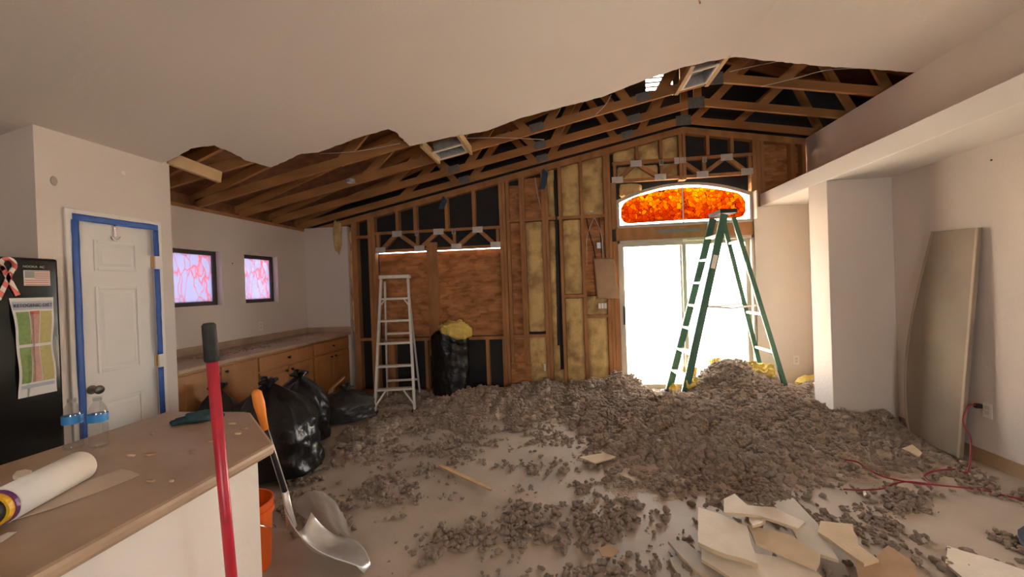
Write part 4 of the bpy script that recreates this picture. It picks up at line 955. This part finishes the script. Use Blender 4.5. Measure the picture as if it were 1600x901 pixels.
def hat(x, y):
    i = min(nx, max(0, int(round((x-gx0)/gs)))); j = min(ny, max(0, int(round((y-gy0)/gs)))); return max(0.0, hh[j, i])
def V_(j, i):
    if vid[j, i] < 0: vid[j, i] = len(hv); hv.append((gx0+i*gs, gy0+j*gs, max(hh[j, i], -.002)))
    return int(vid[j, i])
for j in range(ny):
    for i in range(nx):
        if max(hh[j, i], hh[j+1, i], hh[j, i+1], hh[j+1, i+1]) > .001: hf.append((V_(j, i), V_(j, i+1), V_(j+1, i+1), V_(j+1, i)))
# lump shapes
def lump(seed):
    import bmesh
    rr = random.Random(seed*13); bm = bmesh.new(); n = 5
    for q in range(n):
        c = Vector((rr.gauss(0, .42), rr.gauss(0, .42), rr.gauss(0, .22))) if q else Vector((0, 0, 0)); r0 = rr.uniform(.38, .62) if q else .72
        ret = bmesh.ops.create_icosphere(bm, subdivisions=2 if q else 3, radius=1.0)
        for v in ret['verts']:
            p = v.co.normalized(); f1 = noise.voronoi(p*2.2+Vector((seed*5.1, q*2.0, 0)))[0][0]; f2 = noise.voronoi(p*5+Vector((0, seed*3, q)))[0][0]
            k = .86+.45*(.45-f1)+.32*(.4-f2); v.co = c+p*k*r0; v.co.z *= .85
    for f in bm.faces: f.smooth = True
    me = bpy.data.meshes.new('insulation_lump'); bm.to_mesh(me); bm.free(); me.materials.append(debris)
    return bpy.data.objects.new('insulation_lump', me)
LUMPS = [lump(k+1) for k in range(6)]
def lump_group(nm, ps):
    ng = bpy.data.node_groups.new(nm, 'GeometryNodeTree')
    ng.interface.new_socket('Geometry', in_out='INPUT', socket_type='NodeSocketGeometry'); ng.interface.new_socket('Geometry', in_out='OUTPUT', socket_type='NodeSocketGeometry')
    N = ng.nodes; L = ng.links; gi = N.new('NodeGroupInput'); go = N.new('NodeGroupOutput'); jn = N.new('GeometryNodeJoinGeometry')
    for o in LUMPS:
        oi = N.new('GeometryNodeObjectInfo'); oi.inputs['Object'].default_value = o; oi.inputs['As Instance'].default_value = True; L.new(oi.outputs['Geometry'], jn.inputs[0])
    ip = N.new('GeometryNodeInstanceOnPoints'); ip.inputs['Pick Instance'].default_value = True
    at_ = N.new('GeometryNodeInputNamedAttribute'); at_.data_type = 'FLOAT'; at_.inputs['Name'].default_value = 'size'
    cp_ = N.new('FunctionNodeCompare'); cp_.data_type = 'FLOAT'; cp_.operation = 'GREATER_THAN'; cp_.inputs[1].default_value = 0.0005
    rv = N.new('FunctionNodeRandomValue'); rv.data_type = 'FLOAT_VECTOR'; rv.inputs[1].default_value = (.9, .9, 6.28)
    ri = N.new('FunctionNodeRandomValue'); ri.data_type = 'INT'; ri.inputs[4].default_value = 0; ri.inputs[5].default_value = 5; ri.inputs['Seed'].default_value = 3
    L.new(gi.outputs[0], ip.inputs['Points']); L.new(at_.outputs[0], cp_.inputs[0]); L.new(cp_.outputs[0], ip.inputs['Selection']); L.new(jn.outputs[0], ip.inputs['Instance'])
    L.new(ri.outputs[2], ip.inputs['Instance Index']); L.new(rv.outputs[0], ip.inputs['Rotation']); L.new(at_.outputs[0], ip.inputs['Scale'])
    j2 = N.new('GeometryNodeJoinGeometry'); L.new(gi.outputs[0], j2.inputs[0]); L.new(ip.outputs[0], j2.inputs[0]); L.new(j2.outputs[0], go.inputs[0])
    return ng
def fluff(nm, verts, faces, pts, lab):
    me = bpy.data.meshes.new(nm); me.from_pydata(list(verts)+[p[:3] for p in pts], [], faces); me.update()
    me.polygons.foreach_set('use_smooth', [True]*len(me.polygons)); me.materials.append(debris)
    a = me.attributes.new('size', 'FLOAT', 'POINT'); a.data.foreach_set('value', [0.0]*len(verts)+[p[3] for p in pts])
    o = bpy.data.objects.new(nm, me); COL.objects.link(o); md = o.modifiers.new('lumps', 'NODES'); md.node_group = lump_group(nm, pts)
    tag(o, lab, 'insulation', kind='stuff'); return o
rs = random.Random(21); heap_pts = []; loose = []
def blocked(x, y):
    return (x > 2.54 and 4.46 < y < 4.83) or x < -3.1 or (x < -1.0 and y < 2.0) or (x < -1.2 and y < 2.75 and x < -1.2) and y < 2.4
tries = 0
while len(heap_pts) < 13000 and tries < 400000:
    tries += 1; x = rs.uniform(-3.05, 3.1); y = rs.uniform(2.6, 5.86); h = hat(x, y)
    if h < .006 or blocked(x, y): continue
    if rs.random() > min(1, .25+h*6): continue
    r = .015+.031*rs.random()**1.5
    if rs.random() < .06: r *= 1.4
    heap_pts.append((x, y, h+r*.0, r))
tries = 0
def dens(x, y):
    d = .03
    d += .7*math.exp(-((x+.6)/1.6)**2-((y-4.9)/.75)**2) + .40*math.exp(-((x-.2)/.9)**2-((y-2.7)/.55)**2) + .55*math.exp(-((x-2.2)/1.1)**2-((y-2.9)/.7)**2) + .5*math.exp(-((x+1.7)/.6)**2-((y-3.7)/.8)**2)
    n1 = fbm((x*2.6, y*2.6, 40), 4); n2 = fbm((x*7, y*7, 17), 3)
    return d*max(0, .10+1.6*n1+.8*n2)
while len(loose) < 3000 and tries < 500000:
    tries += 1; x = rs.uniform(-2.6, 3.05); y = rs.uniform(1.9, 5.8)
    if blocked(x, y) or hat(x, y) > .02: continue
    if rs.random() > dens(x, y): continue
    r = .005+.028*rs.random()**2.2
    loose.append((x, y, r*.35, r))
# clusters on the bare floor: larger heads with a skirt of small ones
for k in range(620):
    x = rs.uniform(-2.3, 3.0); y = rs.uniform(2.0, 4.6)
    if blocked(x, y) or hat(x, y) > .03 or rs.random() > dens(x, y)*2.2+.12: continue
    an = rs.uniform(-.6, .6); n = int(4+40*rs.random()**2.2); sp = .014+.0022*n
    for q in range(n):
        dx = rs.gauss(0, sp*1.5); dy = rs.gauss(0, sp*.8); xx = x+dx*math.cos(an)-dy*math.sin(an); yy = y+dx*math.sin(an)+dy*math.cos(an)
        r = .010+.026*rs.random()**1.4; loose.append((xx, yy, r*.4+.014*rs.random(), r))
# clumps lying on top of the broken boards
for cx, cy, z, n, sp in ((1195, 783, .19, 60, .03), (1215, 776, .17, 30, .03), (1115, 790, .13, 40, .03), (1128, 795, .12, 20, .02)):
    p = atZ(cx, cy, z)
    for q in range(n):
        r = .008+.012*rs.random(); loose.append((p.x+rs.gauss(0, sp), p.y+rs.gauss(0, sp*.7), z+rs.random()*.04, r))
fluff('insulation_heap', hv, hf, heap_pts, 'great heap of grey-brown shredded insulation before the sliding door')
fluff('insulation_clumps', [], [], [p for p in loose if abs(p[0]) < 3.12], 'loose grey-brown insulation clumps strewn over the bare concrete')
# dust and crumbs on the sideboard
sp = []
for k in range(500):
    y = rs.uniform(3.3, 5.6); x = XL+.12+.35*rs.random()
    if fbm((y*2.2, x*4, 3)) < .02: continue
    sp.append((x, y, .912, .006+.010*rs.random()))
fluff('worktop_debris', [], [], sp, 'grey crumbs of insulation scattered on the sideboard worktop')

# yellow batt scraps on the heap
for i, (x, y, z, rx, ry, rz, rot, tl, lab) in enumerate(((1186, 583, .40, .16, .10, .035, -.4, .5, 'yellow insulation piece draped on the peak of the heap'), (1240, 588, .30, .22, .12, .07, .1, .0, 'long yellow insulation bat lying against the white column'),
     (1082, 605, .20, .10, .06, .035, .3, .2, 'yellow insulation tuft right of the green ladder foot'), (1048, 603, .20, .09, .05, .03, -.3, .2, 'pale yellow insulation tuft left of the green ladder foot'),
     (1066, 578, .30, .08, .06, .06, .5, .3, 'orange-yellow insulation tuft between the green ladder rails'), (1103, 562, .45, .06, .05, .03, .2, .1, 'small yellow insulation tuft left of the heap peak'))):
    d = sight(x, y); o = Vector((0, 0, EYE)); p = o.copy(); t = 2.0
    while t < 5.8 and (o+d*t).z > hat((o+d*t).x, (o+d*t).y)+.01: t += .01
    p = o+d*t; wool('insulation_scrap', lab, (p.x, min(p.y, 5.70), p.z+.04), rx, ry, rz, rot, i*2.3+1, yellow_m, tilt=tl)

# ------------------------------------------------------------------ attic bits
def boot(c, w, dpt, h, rx, lab):
    b = tag(empty('metal_ceiling_box', c), lab, 'ceiling box'); b.rotation_euler = (0, rx, 0)
    B = MB(); B.box((-w/2, -dpt/2, h), (w/2, dpt/2, h+.003))
    for p, q in (((-w/2, -dpt/2, 0), (-w/2+.003, dpt/2, h)), ((w/2-.003, -dpt/2, 0), (w/2, dpt/2, h)), ((-w/2, -dpt/2, 0), (w/2, -dpt/2+.003, h)), ((-w/2, dpt/2-.003, 0), (w/2, dpt/2, h))): B.box(p, q)
    B.build('housing', galv, b)
    R2 = MB(); e = .025
    for p, q in (((-w/2-e, -dpt/2-e, -.012), (w/2+e, -dpt/2, .002)), ((-w/2-e, dpt/2, -.012), (w/2+e, dpt/2+e, .002)), ((-w/2-e, -dpt/2, -.012), (-w/2, dpt/2, .002)), ((w/2, -dpt/2, -.012), (w/2+e, dpt/2, .002))): R2.box(p, q)
    R2.build('plaster_rim', gyp, b)
boot((1.40, 4.44, zc(1.40)+.02), .22, .34, .10, -aL, 'grey metal box near the ridge among the trusses')
boot((-1.19, 4.52, zc(-1.19)+.02), .30, .22, .10, -aL, 'grey metal box between trusses above the left window')
def furring(p, q, lab, w=.038, h=.06):
    a = Vector(p); b = Vector(q); o = MB().bar(a, b, w, h).build('furring_strip', wood_pale); tag(o, lab, 'wood strip')
furring((1.245, 4.70, zc(1.245)+.03), (1.245, 4.10, zc(1.245)+.03), 'pale wood strip left of the metal box near the ridge')
furring((1.555, 4.70, zc(1.555)+.03), (1.555, 4.10, zc(1.555)+.03), 'pale wood strip right of the metal box near the ridge')
for x, lab in ((-1.38, 'left'), (-1.0, 'right')): furring((x, 4.71, zc(x)+.03), (x, 4.11, zc(x)+.03), 'wood strip on the %s side of metal box above left window' % lab, .03, .08)
furring(atY(344, 277, 3.46), atY(262, 246, 3.05), 'pale yellow board crossing the gap beside the pantry', .04, .10)
# small round ceiling box on a truss
o = MB().lathe([(.0, .04), (.045, .04), (.05, 0), (.044, 0), (.04, .036), (.0, .036)], 18, cap=False).build('round_ceiling_box', galv); pz = atY(547, 283, 4.6); o.location = (pz.x, 4.62, zc(pz.x)+.03); tag(o, 'small round metal box hung between left trusses', 'ceiling box')
def wire(px, y, lab, r=.004):
    pts = [atY(x, yy, y) for x, yy in px]; o = MB().tube(smooth_path(pts), r, 6).build('attic_wire', wire_m, smooth=True); tag(o, lab, 'wire', 'wires in the open attic')
wire([(1190, 135), (1240, 123), (1290, 110), (1345, 106)], 4.62, 'pale attic wire right of the ridge')
wire([(1140, 112), (1180, 103), (1230, 93)], 4.55, 'thin attic wire near the ridge')
wire([(930, 180), (945, 165), (955, 148)], 4.62, 'white wire looping left of the vent')
wire([(300, 246), (360, 236), (420, 240)], 3.8, 'thin wire crossing the left attic gap')
wire([(500, 240), (560, 236), (625, 224)], 3.95, 'thin wire below the torn ceiling corner', .003)
wire([(720, 216), (780, 215), (850, 218)], 4.55, 'grey cable running across the middle trusses')
# loose flap of ceiling paper and stub of a wire at the top
cw_ = tag(empty('ceiling_wire_stub', (0, 0, 0)), 'brown wire stub hanging from the ceiling near the top edge', 'wire')
d = sight(1088, -8); t = 0.5
while (Vector((0, 0, EYE))+d*t).z < zc((Vector((0, 0, EYE))+d*t).x): t += .01
p = Vector((0, 0, EYE))+d*t
MB().tube([p+Vector((0, 0, .01)), p+Vector((.005, 0, -.02)), p+Vector((.015, 0, -.04)), p+Vector((.02, 0, -.05))], .003, 6).build('wire', kraft, cw_); MB().tube([p+Vector((.02, 0, -.047)), p+Vector((.022, 0, -.062))], .006, 8).build('wire_nut', mat('orange_nut', (.45, .22, .06), .5), cw_)

# ------------------------------------------------------------------ outdoors
struct(MB().box((-14, YF+.16, -.16), (16, 20, -.04)).build('patio_ground', ground_m), 'sunlit patio beyond the sliding door')
struct(MB().box((-14, 17.5, -.04), (16, 17.7, 1.9)).build('garden_wall', block_m), 'pale garden wall beyond the patio')
pp = atZ(1150, 534, -.04)
pot = tag(empty('planter_pot', (pp.x, pp.y, -.04)), 'terracotta planter with a dried plant outside the sliding door', 'planter')
MB().lathe([(.0, 0), (.20, 0), (.26, .20), (.30, .20), (.30, .28), (.27, .28), (.25, .24), (.0, .24)], 28, cap=False).build('pot', terra, pot)
for k in range(16):
    an = rs.uniform(0, 6.28); l = rs.uniform(.3, .75); B = MB(); a = Vector((.12*math.cos(an), .12*math.sin(an), .24)); e = a+Vector((.22*math.cos(an), .22*math.sin(an), l)); mid = a.lerp(e, .5)+Vector((0, 0, .12))
    B.tube([a, mid, e], [.02, .045, .006], 6).build('leaf', plant_m, pot, smooth=True)
